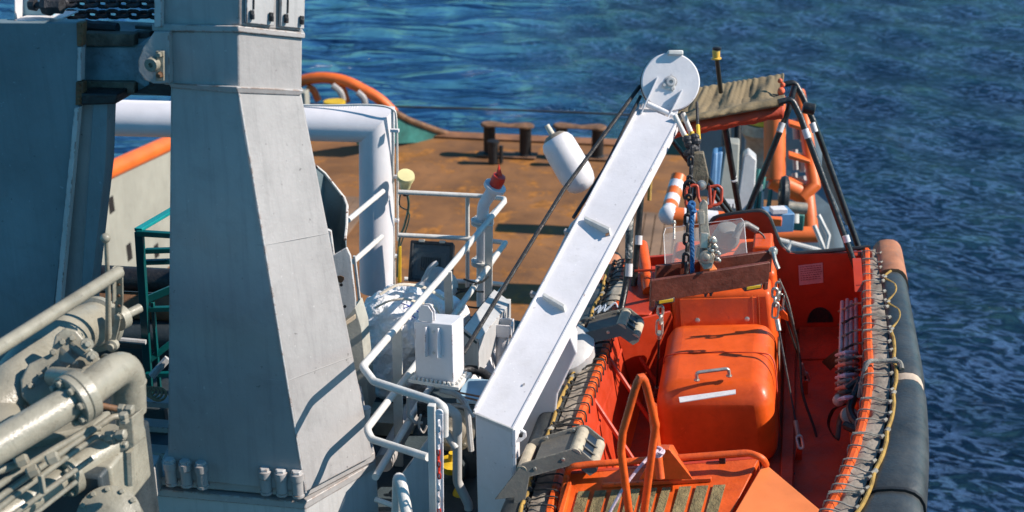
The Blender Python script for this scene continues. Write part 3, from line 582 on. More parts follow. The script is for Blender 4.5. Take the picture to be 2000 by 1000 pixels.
# ------------------------------------------------------------------ white pipe frame behind the tower
def pipeframe():
    r = thing('gantry_pipe', 'thick white ribbed pipe frame, horizontal run mitred into an upright, behind the tower', 'pipe frame', P(735, 590, 12.8))
    top = P(733, 241, 12.0); y0 = P(735, 570, 12.9)
    base = PZ(735, 566, 6.0); 
    tp = V((base.x-.0, base.y, P(733, 241, 11.8).z)); 
    # keep the upright vertical, its top where the photo has the mitre
    t = 0; r0 = ray(736, 243); tt = base.y/r0.y; tp = CAMP+r0*tt
    left = PX(-300, 217, tp, V((math.sin(R(4)), math.cos(R(4)), 0)))
    rad = .165
    b = MB(); b.tube([base, tp, left], [rad, rad, rad*1.04], 40, up=V((0, 1, 0))); b.build('frame', CONE, r, smooth=30)
    # winding of the ribbed coating on the horizontal run
    b = MB(); n = 150; dv = (left-tp)
    for k in range(n):
        s = .035+k*.0045
        if s > .75: break
        b.torus(tp+dv*s, dv, rad+.004, .004, 24, 5)
    b.build('ribbing', CONE, r)
    for (u0, v0, u1, v1) in ((680, 430, 733, 386), (690, 511, 733, 473)):
        b = MB(); p1 = P(u1, v1, 11.5); b.tube([P(u0, v0, 10.9), p1, p1+(p1-P(u0, v0, 10.9))*.3], .024, 12); b.ball(p1, .028, 6); b.build('rung', WHITER, r)
    b = MB(); b.tube(smoothpath([P(520, 204, 12), P(640, 206, 11.9), P(720, 205, 11.8), P(764, 212, 11.75), P(774, 235, 11.8), P(776, 330, 12.1), P(777, 470, 12.6)], 5), .011, 6); b.tube([P(766, 214, 11.75), P(768, 370, 12.2), P(770, 555, 12.9)], .012, 6); b.build('conduit', WHITER, r)
    for v in (255, 345, 430, 500):
        d = 11.6+(v-200)*.0037; b = MB(); b.box(P(771, v, d), TS*.04, LS*.02, Z*.015); b.build('clip', WHITE, r, bevel=.003)
    b = MB(); b.tube(smoothpath([P(792, 368, 12.1), P(798, 400, 12.2), P(790, 440, 12.4), P(780, 470, 12.5), P(776, 540, 12.8)], 6), .012, 6); b.tube(smoothpath([P(786, 365, 12.1), P(780, 400, 12.2), P(800, 420, 12.3), P(782, 480, 12.5)], 5), .007, 6); b.build('cable', CABLE, r)
    b = MB(); b.tube([P(780, 480, 12.55), P(780, 550, 12.85)], .02, 8); b.build('cable_gland', YELLOW, r)
    r = thing('deck_lamp', 'small cream domed lamp on the conduit beside the white pipe', 'lamp', P(792, 372, 12.1))
    ax = V((.15, -.3, 1)); c = P(792, 356, 12.0)
    b = MB(); b.lathe(c, ax, [(.05, -.06), (.06, 0), (.07, .02)], 18); b.build('housing', CREAM, r)
    b = MB(); b.lathe(c+Z*.03, V((.2, -.55, 1)), [(.075, 0), (.085, .03), (.08, .06), (.02, .065)], 20); b.build('cap', CREAM, r)
    b = MB(); b.cyl(c-Z*.06, c-Z*.13, .03, seg=10); b.build('stem', BLACK, r)
pipeframe()

# ------------------------------------------------------------------ torn steel scoop plate behind the tower
def scoop():
    r = thing('steel_scoop', 'open curved steel housing with rusty torn rim, standing just right of the tower', 'housing', P(690, 830, 9.9))
    d = 9.6
    b = MB(); rim = [(596, 318), (612, 320), (634, 338), (672, 386), (678, 402), (677, 440), (674, 468)]
    low = [(600, 520), (612, 510), (634, 505), (650, 500), (665, 495), (674, 492), (676, 488)]
    # curved inner wall: bulging away from the camera
    top = [P(u, v, d+.45*math.sin(math.pi*i/6)) for i, (u, v) in enumerate(rim)]; bot = [P(u, v, d+.55*math.sin(math.pi*i/6)+.35) for i, (u, v) in enumerate(low)]
    th = [p+V((.0, .012, -.012)) for p in top]; tb = [p+V((0, .012, -.012)) for p in bot]
    b.loft([top, bot, tb, th], caps=False, closed=True) if False else None
    for i in range(6):
        b.hexa([top[i], bot[i], th[i], tb[i], top[i+1], bot[i+1], th[i+1], tb[i+1]])
    b.build('curved_wall', GREYD, r, smooth=60)
    b = MB(); b.tube(top, .011, 6); b.build('torn_rim', mat('rusty torn edge', (.6, .58, .54), .6, rust=.75, rs=14, rcol=(.14, .05, .03)), r)
    f = lambda *q: [P(u, v, d-.1+(v-450)*.0013) for u, v in q]
    b = MB(); b.prism(f((620, 470), (638, 448), (646, 452), (652, 498), (676, 484), (684, 500), (694, 585), (694, 600), (672, 632), (640, 640), (620, 560)), LS*.03); b.build('front_plate', GREYL, r, bevel=.004)
    for (u, v) in ((667, 556), (674, 598)):
        b = MB(); p = P(u, v, d+.03); b.cyl(p-LS*.01, p+LS*.0, .012, seg=10); b.build('rivet_hole', BLACK, r)
    b = MB(); p = P(665, 545, d+.0); b.prism([p+TS*.03*math.cos(q)*(1+.3*math.sin(3*q))+Z*.03*math.sin(q) for q in [k*.7 for k in range(9)]], LS*-.006); b.build('rust_scab', RUSTED, r)
    b = MB(); b.prism(f((655, 632), (694, 600), (706, 640), (722, 800), (712, 822), (690, 824), (640, 760), (640, 640)), LS*.2); b.build('lower_plate', mat('weathered beige grey paint', (.38, .38, .33), .5, var=.15, vs=3, bump=.2, rust=.12, rs=6, grime=.4), r, bevel=.006)
    b = MB(); b.bar(P(660, 640, 9.7), P(697, 614, 9.75), Z*.02, LS*.05); b.build('rim_bar', mat('weathered tan paint', (.4, .33, .24), .6, rust=.2), r, bevel=.006)
    b = MB(); b.tube([P(692, 500, 9.7), P(704, 600, 9.9), P(716, 700, 10.1), P(722, 812, 10.3)], .012, 6); b.build('edge_bead', GREYL, r)
scoop()

# ------------------------------------------------------------------ guard rails
def rail(lab, mains, posts, loc, r_=.0225, pr=None, flat=True):
    r = thing('guard_rail', lab, 'railing', loc, 'white guard rails of the upper deck')
    for pts in mains:
        b = MB(); b.tube(fillet([P(*q) for q in pts], .08, 5), r_, 12); b.build('rail', WHITER, r)
    for p0, p1, k in posts:
        b = MB(); a, c = P(*p0), P(*p1)
        if k: b.bar(a, c, TS*.033, LS*.012)
        else: b.tube([a, c], .02, 10)
        b.build('post', WHITER, r, bevel=.003 if k else 0)
    return r
rail('far white railing with three bars between the pipe frame and the flanged vent pipe',
     [[(778, 375, 11.9), (940, 383, 11.9), (985, 388, 11.6), (985, 394, 11.5), (950, 430, 11.0)],
      [(778, 459, 12.2), (920, 466, 12.2), (985, 474, 12.0), (985, 480, 11.9), (960, 505, 11.5)],
      [(790, 545, 12.6), (940, 551, 12.6), (985, 556, 12.3), (985, 562, 12.2), (955, 592, 11.6)]],
     [((913, 382, 11.9), (913, 560, 12.6), 0)], P(850, 590, 12.8))
rail('long white railing sloping down from the vent pipe to the chain gate',
     [[(985, 394, 11.45), (870, 532, 9.9), (708, 716, 7.9), (730, 745, 7.75), (852, 785, 7.35), (868, 796, 7.3), (868, 850, 7.4)],
      [(987, 474, 11.9), (887, 615, 10.1), (716, 838, 8.1), (726, 858, 8.05), (836, 893, 7.7)],
      [(985, 560, 12.2), (880, 700, 10.5), (818, 790, 9.4), (733, 932, 8.4)]],
     [((874, 530, 9.9), (878, 616, 10.25), 1), ((776, 640, 8.7), (779, 910, 9.55), 1), ((955, 440, 10.9), (954, 585, 11.5), 1)], P(800, 900, 8.8), r_=.025)
def gate():
    r = thing('gate_post', 'white flat gate post pair holding a white and red plastic chain', 'post', P(855, 1000, 7.6))
    b = MB(); b.bar(P(843, 790, 7.25), P(848, 1060, 7.75), TS*.022, LS*.02); b.build('post', WHITER, r, bevel=.004)
    b = MB(); b.bar(P(858, 808, 7.2), P(860, 1060, 7.68), TS*.022, LS*.006); b.cyl(P(858, 806, 7.2)-LS*.006, P(858, 806, 7.2)+LS*.006, .023, seg=20); b.build('back_plate', WHITE, r, bevel=.003)
    b = MB(); b.tube([P(836, 840, 7.5), P(778, 912, 7.6), P(800, 1060, 7.9)] if False else fillet([P(776, 1010, 7.75), P(778, 912, 7.5), P(805, 1060, 7.5)], .06), .035, 12); b.build('hand_hoop', WHITER, r)
    for k in range(17):
        v = 826+k*11.5; c = P(857+.8*math.sin(k*.9), v, 7.14+(v-800)*.0018)
        b = MB(); b.link(c, Z, TS if k % 2 else (TS*.3+LS), .046, .026, .005, 6); b.build('chain_link', RED if 5 <= k <= 9 or k >= 15 else WHITE, r)
gate()
def foreground_bits():
    r = thing('folded_plate', 'pale beige folded plate standing behind the chain gate post', 'panel', P(760, 1010, 8.3))
    b = MB(); b.prism([P(755, 1040, 8.6), P(775, 940, 8.5), P(845, 845, 8.5), P(845, 1040, 8.8)], LS*.05); b.build('plate', GREYL, r, bevel=.005)
    # crooked grey pipes left of davit post
    r = thing('winch_drum', 'grey and yellow winch with bent white pipes, in the gap beside the davit post', 'winch', P(895, 1000, 9.0))
    b = MB(); b.tube(fillet([P(870, 795, 8.6), P(893, 810, 8.6), P(893, 940, 8.9), P(915, 985, 9.0), P(918, 1060, 9.1)], .12), .033, 12); b.build('bent_pipe', GREYL, r)
    b = MB(); b.tube(fillet([P(868, 840, 8.7), P(890, 875, 8.7)], .1), .026, 10); b.build('brace_pipe', GREYL, r)
    b = MB(); b.tube(fillet([P(800, 772, 8.9), P(805, 778, 8.9), P(872, 790, 8.8), P(915, 796, 8.7), P(925, 815, 8.7)], .08), .012, 8); b.tube(fillet([P(858, 762, 8.9), P(890, 768, 8.9), P(912, 790, 8.8), P(920, 880, 8.9)], .1), .022, 8); b.build('hose_line', GREYL, r)
    c = P(885, 840, 9.2); b = MB(); b.lathe(c, -LS+Z*.3, [(.16, -.2), (.16, 0), (.1, .02), (.1, .1), (.05, .12), (.05, .2)], 20); b.build('motor', GALV, r)
    disc_bolts(r, c+(-LS+Z*.3).normalized()*.01, -LS+Z*.3, .13, 8, .012, .02, STEEL)
    c = P(880, 910, 9.4); b = MB(); b.lathe(c, -LS+Z*.2, [(.2, -.3), (.2, 0), (.14, .02), (.13, .12)], 20); b.build('gearbox', DARK, r)
    b = MB(); b.ball(P(898, 970, 9.2), .055, 8, (1, 1, 1.6)); b.build('yellow_valve', YELLOW, r)
    b = MB(); b.lathe(P(880, 903, 9.05), V((.1, -.2, 1)), [(.07, -.06), (.08, 0), (.02, .02), (.02, .09)], 14); b.build('yellow_cap', YELLOW, r)
    b = MB(); b.box(P(890, 985, 9.9), TS*.3, LS*.3, Z*.22); b.build('bed', DARK, r, bevel=.01)
    r = thing('terminal_box', 'small black box with white bent bracket behind the railing', 'box', P(815, 830, 9.3))
    b = MB(); b.box(P(829, 795, 9.2), TS*.045, LS*.05, Z*.06); b.build('box', PLASTB, r, bevel=.008)
    b = MB(); b.tube(fillet([P(797, 775, 9.0), P(797, 812, 9.1), P(812, 826, 9.15), P(824, 826, 9.2)], .05), .012, 8); b.build('bracket', GREYL, r)
    b = MB(); b.tube(smoothpath([P(822, 810, 9.1), P(818, 830, 9.15), P(826, 845, 9.2), P(834, 832, 9.2)], 5), .009, 6); b.build('cable', GREYL, r)
    b = MB(); b.box(PZ(742, 830, 6.08), TS*.14, LS*.06, Z*.06); b.box(PZ(757, 815, 6.03), TS*.25, LS*.2, Z*.02); tag(b.build('floor_bracket', GALV, bevel=.006), 'flat grey bracket on the dark deck below the sack', 'bracket')
    b = MB(); b.tube([PZ(748, 905, 6.25), PZ(812, 790, 6.25)], .07, 16); tag(b.build('deck_pipe', GREY), 'thick grey pipe along the dark deck under the railing', 'pipe')
    b = MB(); b.tube([P(733, 975, 8.5), P(775, 990, 8.45)], .018, 8); tag(b.build('stub_rail', WHITER), 'short white bar between tower foot and beige plate', 'bar')
foreground_bits()

# ------------------------------------------------------------------ vent pipe, lamps, sack, white box
def ventpipe():
    r = thing('vent_pipe', 'white flanged vent pipe leaning forward with a red plug in its mouth', 'pipe', P(943, 600, 11.6))
    a, b_, c, e = P(942, 600, 11.7), P(942, 430, 11.1), P(946, 405, 11.0), P(966, 366, 10.9)
    b = MB(); b.tube(fillet([a, b_+V((0, 0, 0)), P(944, 400, 11.0), e], .2, 8), .052, 18); b.build('pipe', WHITE, r)
    for p, ax in ((P(942, 433, 11.1), Z), (P(942, 512, 11.4), Z)):
        b = MB(); b.lathe(p-Z*.02, ax, [(.10, 0), (.10, .018)], 20); b.lathe(p+Z*.004, ax, [(.10, 0), (.10, .018)], 20); f = b.build('flange', WHITER, r, smooth=30)
        disc_bolts(f, p+Z*.02, Z, .08, 8, .008, .015, WHITER)
    ax = (e-P(948, 400, 11.0)).normalized(); b = MB(); b.lathe(e-ax*.01, ax, [(.098, 0), (.098, .03)], 28); f = b.build('mouth_flange', WHITE, r, smooth=30)
    disc_bolts(f, e-ax*.012, -ax, .078, 8, .009, .012, WHITER)
    b = MB(); b.lathe(e+ax*.02, ax+Z*.25, [(.055, 0), (.062, .06), (.055, .1), (.012, .11)], 14); b.build('plug', RED, r)
    b = MB(); p = e+ax*.09; b.add([p-TS*.035, p+TS*.04, p+TS*.0+Z*.14, p-LS*.03+TS*.0], [(0, 1, 2), (0, 3, 2), (1, 3, 2), (0, 1, 3)]); b.build('plug_tail', RED, r)
ventpipe()
def flood():
    r = thing('floodlight', 'square black framed floodlight with glass front standing behind the sack', 'floodlight', P(842, 560, 11.2))
    c = P(842, 512, 11.0); n = (-LS+Z*.45).normalized(); u = (Z-n*n.z).normalized(); e = n.cross(u)
    b = MB(); b.box(c-n*.05, e*.185, u*.17, n*.05); b.build('body', PLASTB, r, bevel=.02, seg=3)
    b = MB(); 
    for s in (-1, 1): b.box(c+e*.175*s+n*.01, e*.014, u*.17, n*.012); b.box(c+u*.165*s+n*.01, e*.185, u*.014, n*.012)
    b.build('frame', PLASTB, r, bevel=.006)
    b = MB(); b.box(c+n*.004, e*.163, u*.153, n*.003); b.build('glass', LENS, r)
    b = MB(); b.box(c-n*.0+u*-.02, e*.13, u*.1, n*.001); b.build('reflector', GALV, r)
    for k in range(9):
        b = MB(); b.box(c+e*(-.08+k*.02)+n*.009-u*.02, e*.004, u*.06, n*.002); b.build('louvre', BLACK, r)
    for s in (-1, 1): 
        b = MB(); b.box(c+u*.178+e*.09*s+n*.01, e*.025, u*.012, n*.018); b.build('clip', STEEL, r, bevel=.003)
    r = thing('deck_speaker', 'rounded grey lamp head turned away, between floodlight and sack', 'lamp', P(850, 590, 10.8))
    c = P(852, 560, 10.7); ax = (V((-.5, -.6, .35))); b = MB(); b.lathe(c, ax, [(.05, -.2), (.14, -.12), (.16, -.02), (.17, 0), (.155, .03), (.1, .06)], 26); b.build('head', GREYL, r)
    b = MB(); b.torus(c+V((.02, .05, .02)), V((.6, -.5, .1)), .17, .022, 20, 8, 0, math.pi); b.build('yoke', GREY, r)
    b = MB(); b.box(c+V((-.1, -.12, .02)), V((.06, .04, .01)), V((-.03, .06, 0)), V((0, 0, .06))); b.build('front_cap', GREYL, r, bevel=.02)
    b = MB(); b.ball(P(870, 570, 10.75), .085, 8, (.5, .8, 1)); b.build('lens', LENS, r)
flood()
def sack():
    r = thing('bulk_sack', 'large crumpled white woven sack with blue print, slumped beside the railing', 'sack', P(760, 780, 10.))
    rng = random.Random(3)
    c = P(780, 660, 10.5); b = MB(); rings = []
    ax1 = TS; ax2 = LS
    prof = [(.05, -.50), (.22, -.50), (.33, -.44), (.37, -.3), (.40, -.15), (.42, 0), (.43, .14), (.42, .25), (.36, .34), (.22, .40), (.02, .42)]
    for i, (rr, z) in enumerate(prof):
        ring = []
        for j in range(40):
            q = 2*math.pi*j/40; k = 1+.06*math.sin(5*q+z*7)+.05*math.sin(9*q-z*13)+rng.uniform(-.025, .025)
            lean = z*.18; ring.append(c+ax1*(math.cos(q)*rr*.92*k+lean)+ax2*math.sin(q)*rr*.8*k+Z*(z+.02*math.sin(3*q+i)+rng.uniform(-.012, .012)))
        rings.append(ring)
    b.loft(rings); o = b.build('bag', SACK, r, smooth=180, sub=3)
    tx = bpy.data.textures.new('crumple', 'CLOUDS'); tx.noise_scale = .16; tx.noise_depth = 4; tx.noise_basis = 'VORONOI_F2_F1'
    dm = o.modifiers.new('crumple', 'DISPLACE'); dm.texture = tx; dm.strength = .075; dm.mid_level = .3; dm.texture_coords = 'LOCAL'
    # second lump to the right behind the white box
    b = MB(); rings = []; c2 = P(852, 632, 10.5)
    for i, (rr, z) in enumerate([(.05, -.36), (.2, -.34), (.27, -.2), (.29, 0), (.25, .16), (.16, .25), (.04, .28)]):
        rings.append([c2+ax1*(math.cos(q)*rr*(1+.08*math.sin(4*q+z*9)))+ax2*math.sin(q)*rr*.8+Z*(z+rng.uniform(-.02, .02)) for q in [2*math.pi*j/32 for j in range(32)]])
    b.loft(rings); o2 = b.build('folded_flap', SACK, r, smooth=180, sub=2); dm = o2.modifiers.new('crumple', 'DISPLACE'); dm.texture = tx; dm.strength = .05; dm.mid_level = .3; dm.texture_coords = 'LOCAL'
    b = MB()
    b.tube(smoothpath([P(735, 600, 10.15), P(760, 588, 10.05), P(790, 584, 10.0), P(815, 590, 10.0), P(850, 600, 10.05), P(862, 625, 10.1)], 5), .022, 8, sq=.4)
    b.tube(smoothpath([P(742, 575, 10.2), P(780, 556, 10.25), P(830, 562, 10.25), P(868, 585, 10.2)], 5), .02, 8, sq=.4); b.build('lifting_strap', mat('cream webbing', (.6, .53, .42), .8, bump=.4, grime=.3), r)
    b = MB()   # blue print on the cloth
    for q in (((783, 592), (806, 600)), ((788, 603), (808, 594)), ((800, 612), (812, 622)), ((806, 610), (804, 626)), ((812, 606), (822, 612))):
        b.tube([P(q[0][0], q[0][1], 9.98), P(q[1][0], q[1][1], 9.98)], .007, 5, sq=.5)
    b.build('blue_print', mat('blue ink', (.02, .06, .4), .6, bump=0), r)
sack()
def wbox():
    r = thing('winch_box', 'white steel box with two lifting ears, bolted on a studded flange, right of the sack', 'box', P(858, 755, 8.5))
    bz = 8.55
    A, B_, C = P(812, 740, 8.55), P(886, 752, 8.4), P(907, 728, 8.75)
    h = 1.0
    def lift(p, v_top): # same x,y higher z to the pixel row
        r0 = ray(0, 0); 
        y = p.y; 
        ry = CP+SP*(500-v_top)/2500; rz = -SP+CP*(500-v_top)/2500; return V((p.x, p.y, CAMZ+rz*y/ry))
    a2, b2, c2 = lift(A, 628), lift(B_, 634), lift(C, 616)
    D = A+(C-B_); d2 = a2+(c2-b2)
    b = MB(); b.loft([[A, B_, C, D], [a2, b2, c2, d2]]); b.build('body', WHITE, r, bevel=.008)
    ex = (B_-A).normalized(); ey = (C-B_).normalized(); m = (A+C)/2
    b = MB(); b.prism([A-ex*.05-ey*.04, B_+ex*.05-ey*.04, C+ex*.05+ey*.04, D-ex*.05+ey*.04], Z*-.025); f = b.build('flange', WHITER, r, bevel=.003)
    for k in range(10):
        bolt(f, A+(B_-A)*(k/9)-ey*.022, Z, .011, .022, WHITER)
    for k in range(5): bolt(f, B_+(C-B_)*((k+.3)/5)+ex*.025, Z, .011, .022, WHITER)
    for s in (.34, .66):
        p = A+(B_-A)*s; q = a2+(b2-a2)*s; t = q+(p-q)*.06; u = q+(p-q)*.56
        n = ex.cross(Z).normalized(); n = n if n.y < 0 else -n
        b = MB(); b.prism([t, t+n*.03, u+n*.045+(t-u)*.05, u+(t-u)*-.02], ex*.01); b.build('stiffener', WHITE, r, bevel=.002)
    n = ex.cross(Z).normalized(); n = n if n.y < 0 else -n
    for s in (.1, .72):
        c = a2+(b2-a2)*.5+(a2-b2)*0+ey*.11*s-ex*.06; w_ = ex*.055
        b = MB(); b.prism([c-w_, c+w_, c+w_+Z*.07, c+w_*.4+Z*.115, c-w_*.4+Z*.115, c-w_+Z*.07], ey*.015); b.build('lifting_ear', WHITE, r, bevel=.003)
    b = MB(); c = a2+(b2-a2)*.5+ey*.06-ex*.06+Z*.06; b.cyl(c-ey*.035, c+ey*.035, .03); b.build('pin', BLACK, r)
    for t in (.14, .5):
        q = a2+(b2-a2)*.5+((A+B_)/2-(a2+b2)/2)*t; b = MB(); b.cyl(q+n*.001, q+n*.006, .01, seg=10); b.build('plug_screw', WHITER, r)
wbox()

# ------------------------------------------------------------------ davit
def davit():
    r = thing('boat_davit', 'white slewing davit crane with long box arm, round sheave head and upright post', 'davit', P(960, 1040, 8.2))
    KL, KR = P(928, 806, 8.15), P(1000, 838, 7.97)      # knee, the ridge between arm and post
    HL, HR = P(1252, 205, 10.4), P(1322, 236, 10.2)
    ax = (HL-KL).normalized(); wv = (KR-KL); n = wv.cross(ax).normalized(); n = n if n.z > 0 else -n
    th = n*-.12
    b = MB(); b.loft([[KL, KR, KR+th, KL+th], [HL, HR, HR+th*.8, HL+th*.8]]); b.build('arm', WHITE, r, bevel=.006, seg=3)
    # bright flange plates along both sides
    b = MB(); b.bar(KR+wv.normalized()*.004-n*.012, HR+wv.normalized()*.004-n*.012, wv.normalized()*.009, n*.018); b.build('edge_flange', WHITE, r, bevel=.003)
    b = MB(); b.bar(KL-wv.normalized()*.004+n*.0, HL-wv.normalized()*.004+n*.0, wv.normalized()*.008, n*.018); b.build('edge_flange', WHITE, r, bevel=.003)
    # post below the knee
    down = 1.5
    q0, q1 = KL+V((0, .02, 0)), KR+V((0, .02, 0)); pv = V((.015, .05, -down)); back = V((.05, .32, 0))
    b = MB(); b.loft([[q0+pv, q1+pv, q1+pv+back, q0+pv+back], [q0-n*.0, q1, q1+back-Z*.05, q0+back-Z*.05]]); b.build('post', WHITE, r, bevel=.01, seg=3)
    b = MB(); b.bar(q1+V((.012, -.01, .0)), q1+pv+V((.012, -.01, 0)), V((.012, 0, 0)), V((0, .016, 0))); b.build('post_edge', WHITE, r, bevel=.004)
    b = MB(); b.tube([KL+V((-.01, -.005, .0)), KR+V((.01, -.005, 0))], .008, 6); b.build('weld_bead', WHITER, r)
    # knee gusset with eye on the right
    e = P(1020, 851, 8.1); b = MB(); b.prism([P(1003, 838, 8.05), P(1016, 838, 8.08), P(1027, 845, 8.1), P(1028, 855, 8.12), P(1018, 863, 8.13), P(1003, 866, 8.12)], LS*.02); b.build('eye_plate', WHITE, r, bevel=.003)
    b = MB(); b.cyl(P(1017, 851, 8.07)-LS*.001, P(1017, 851, 8.07)+LS*.03, .013); b.build('eye_hole', BLACK, r)
    # broad slewing column and its sloping foot behind the arm
    nv = V((-.25, -.97, 0)); pc = P(1060, 800, 9.1)
    b = MB(); b.prism([PX(u, v, pc, nv) for u, v in ((1000, 1000), (1000, 850), (1040, 755), (1080, 690), (1112, 650), (1128, 690), (1090, 770), (1082, 840), (1030, 960), (1020, 1000))], V((.02, .35, 0))); b.build('slewing_column', WHITE, r, bevel=.015, seg=3)
    b = MB(); c = P(1088, 660, 9.75); b.lathe(c-n*.1, n, [(.26, -.1), (.27, 0), (.2, .07), (.06, .09)], 30); b.build('round_cover', GREYL, r)
    # short bars welded on the arm
    for (u0, v0, u1, v1, dd) in ((1143, 430, 1192, 453, 9.3), (1062, 580, 1104, 604, 8.75)):
        def onarm(u, v): return PX(u, v, KL, n)
        p, q = onarm(u0, v0), onarm(u1, v1)
        b = MB(); b.bar(p, q, ax*.016, n*.03); o = b.build('cleat_bar', WHITER, r, bevel=.004)
    onarm = lambda u, v, h=0.: PX(u, v, KL+n*h, n)
    b = MB(); p = onarm(1186, 458, .002); b.prism([p+ax*.02*math.sin(q)*(1+.4*math.sin(2*q))+wv.normalized()*.013*math.cos(q) for q in [k*.63 for k in range(10)]], n*.002); b.build('rust_patch', RUSTED, r)
    rng = random.Random(21)
    for k in range(1):                # chips in the paint of the arm
        u0, v0 = rng.uniform(970, 1290), 0; v0 = 838-(u0-960)*1.78+rng.uniform(-20, 45); p = onarm(u0, v0, .0012); s_ = rng.uniform(.004, .010)
        b = MB(); b.prism([p+ax*s_*1.6*math.sin(q)*(1+.4*math.sin(2*q+k))+wv.normalized()*s_*math.cos(q)*(1+.3*math.cos(3*q)) for q in [j*.7 for j in range(9)]], n*.0015); b.build('paint_chip', RUSTED if k % 2 else GREY, r)
    # side pipe (hydraulic line) with bracket on the left
    b = MB(); L0 = lambda s, o=.045: KL+(HL-KL)*s-wv.normalized()*o-n*.05
    b.tube([L0(.02), L0(.44)], .014, 8); b.tube([L0(.1, .02)+n*.03, L0(.55, .02)+n*.03], .01, 8); b.build('side_pipe', WHITER, r)
    for s in (.33, .53):
        b = MB(); p = KL+(HL-KL)*s-wv.normalized()*.05-n*.03; b.box(p, wv.normalized()*.035, ax*.02, n*.02); b.build('pipe_clamp', GREY, r, bevel=.006)
    b = MB(); b.tube(fillet([L0(.44), L0(.56, .07), L0(.6, .03), L0(.62, .0)], .05), .013, 8); b.build('side_handle', WHITER, r)
    # sheave head
    c = P(1310, 160, 10.35); hn = (V((.0, -.93, .36))).normalized(); 
    ra = .237
    b = MB(); b.lathe(c-hn*.12, hn, [(ra*.97, 0), (ra, .008), (ra, .03), (ra*.985, .034), (ra*.93, .036), (ra*.93, .08), (ra*.985, .084), (ra, .088), (ra, .112), (ra*.96, .122), (.02, .125)], 56); b.build('sheave_cheek', WHITE, r, smooth=30)
    b = MB(); b.torus(c-hn*.062, hn, ra*.955, .016, 48, 8); b.build('sheave_rope', IRON, r)
    up = (Z-hn*hn.z).normalized(); ex = up.cross(hn); ex = ex if ex.x > 0 else -ex
    b = MB(); b.box(c+up*(ra-.005)+ex*.035-hn*.03, ex*.062, up*.02, hn*.07); b.build('rope_guard', WHITER, r, bevel=.01)
    f = c+hn*.006
    b = MB(); b.lathe(f, hn, [(.052, 0), (.052, .004), (.04, .006), (.04, .018), (.034, .024), (.016, .026), (.014, .012)], 28); b.build('axle_cap', GREYL, r)
    b = MB(); b.box(f-up*.04-ex*.02+hn*.003, (ex*.86+up*-.3)*.055, (up*.9+ex*.3)*.025, hn*.006); k = b.build('keeper_plate', WHITER, r, bevel=.003)
    bolt(k, f-up*.028-ex*.055+hn*.008, hn, .014, .012, GREYL); bolt(k, f-up*.056+ex*.013+hn*.008, hn, .014, .012, GREYL)
    pf = lambda u, v, h=.0: PX(u, v, f+hn*h, hn)
    for (u0, v0, u1, v1) in ((1284, 151, 1252, 222), (1332, 176, 1296, 246)):
        p, q = pf(u0, v0, .02), pf(u1, v1, .03)
        b = MB(); b.bar(p, q, ex*.007, hn*.028); b.build('bracket_bar', WHITE, r, bevel=.003)
    b = MB(); b.tube([pf(1264, 202, .03), pf(1316, 226, .03)], .02, 12); b.build('bracket_tube', WHITE, r)
    b = MB(); b.prism([pf(1256, 200, -.02), pf(1325, 216, -.02), pf(1318, 240, -.02), pf(1250, 212, -.02)], hn*-.14); b.build('head_web', WHITE, r, bevel=.004)
    # two prongs of the rope guide to the right
    for (p0, p1, p2) in (((1318, 226, 10.2), (1336, 262, 10.15), (1345, 278, 10.15)), ((1334, 222, 10.45), (1348, 255, 10.4), (1352, 268, 10.4))):
        b = MB(); b.tube(fillet([P(*p0), P(*p1), P(*p2)], .05), .021, 12); g = b.build('guide_prong', WHITER, r)
        b = MB(); b.tube([P(p1[0]+2, p1[1]+2, p1[2]), P(p2[0], p2[1], p2[2])], .0235, 12); b.build('yellow_band', YELLOW, g)
davit()
def ropes():
    for k, (pts, lab) in enumerate(((((1250, 168, 10.45), (1100, 372, 9.9), (905, 690, 8.8)), 'black wire rope, outer of the two running down left of the davit arm'),
                                    (((1251, 188, 10.4), (1180, 330, 9.9), (1120, 425, 9.55)), 'black wire rope, inner of the two close to the davit arm'))):
        b = MB(); b.tube([P(*q) for q in pts], .0165 if k == 0 else .014, 8); tag(b.build('wire_rope', BLACK), lab, 'rope', 'wire ropes of the davit')
    b = MB(); b.tube([P(1334, 220, 10.6), P(1215, 420, 10.1), P(1120, 640, 9.6)], .02, 8); tag(b.build('hydraulic_pipe', BLACK), 'black pipe running along the shaded right edge of the davit arm', 'pipe')
    b = MB(); b.tube([P(1322, 238, 10.65), P(1205, 420, 10.1)], .026, 8); tag(b.build('stay_pipe', DARK), 'dark stay tucked under the davit arm head', 'pipe')
    r = thing('fender_buoy', 'white cylindrical fender with worn grey end hanging left of the davit arm', 'fender', P(1115, 380, 14))
    d = 12.6; a, c = P(1090, 282, d), P(1137, 362, d); ax = (c-a).normalized(); L_ = (c-a).length
    b = MB(); rr = .168; b.lathe(a, ax, [(.04, -.10), (.08, -.095), (.14, -.06), (.165, -.01), (rr, .04), (rr*1.02, L_*.35), (rr*1.02, L_*.7), (rr*.97, L_*.86), (rr*.84, L_*1.0), (rr*.6, L_*1.08), (rr*.25, L_*1.12)], 32); b.build('body', WHITE, r, smooth=60)
    b = MB(); b.lathe(a, ax, [(.03, -.115), (.075, -.11), (.12, -.078), (.118, -.066), (.03, -.06)], 24); b.build('end_collar', mat('weathered fender end', (.24, .2, .15), .8, bump=.4, grime=.6), r)
    b = MB(); b.cyl(a-ax*.22, a-ax*.08, .026, .03, 10); b.build('eye_tube', mat('pale fibre eye', (.5, .46, .38), .7, grime=.4), r)
    b = MB(); b.tube([a-ax*.2, P(1160, 225, 11.5), P(1235, 190, 10.6)], .003, 5); 
ropes()

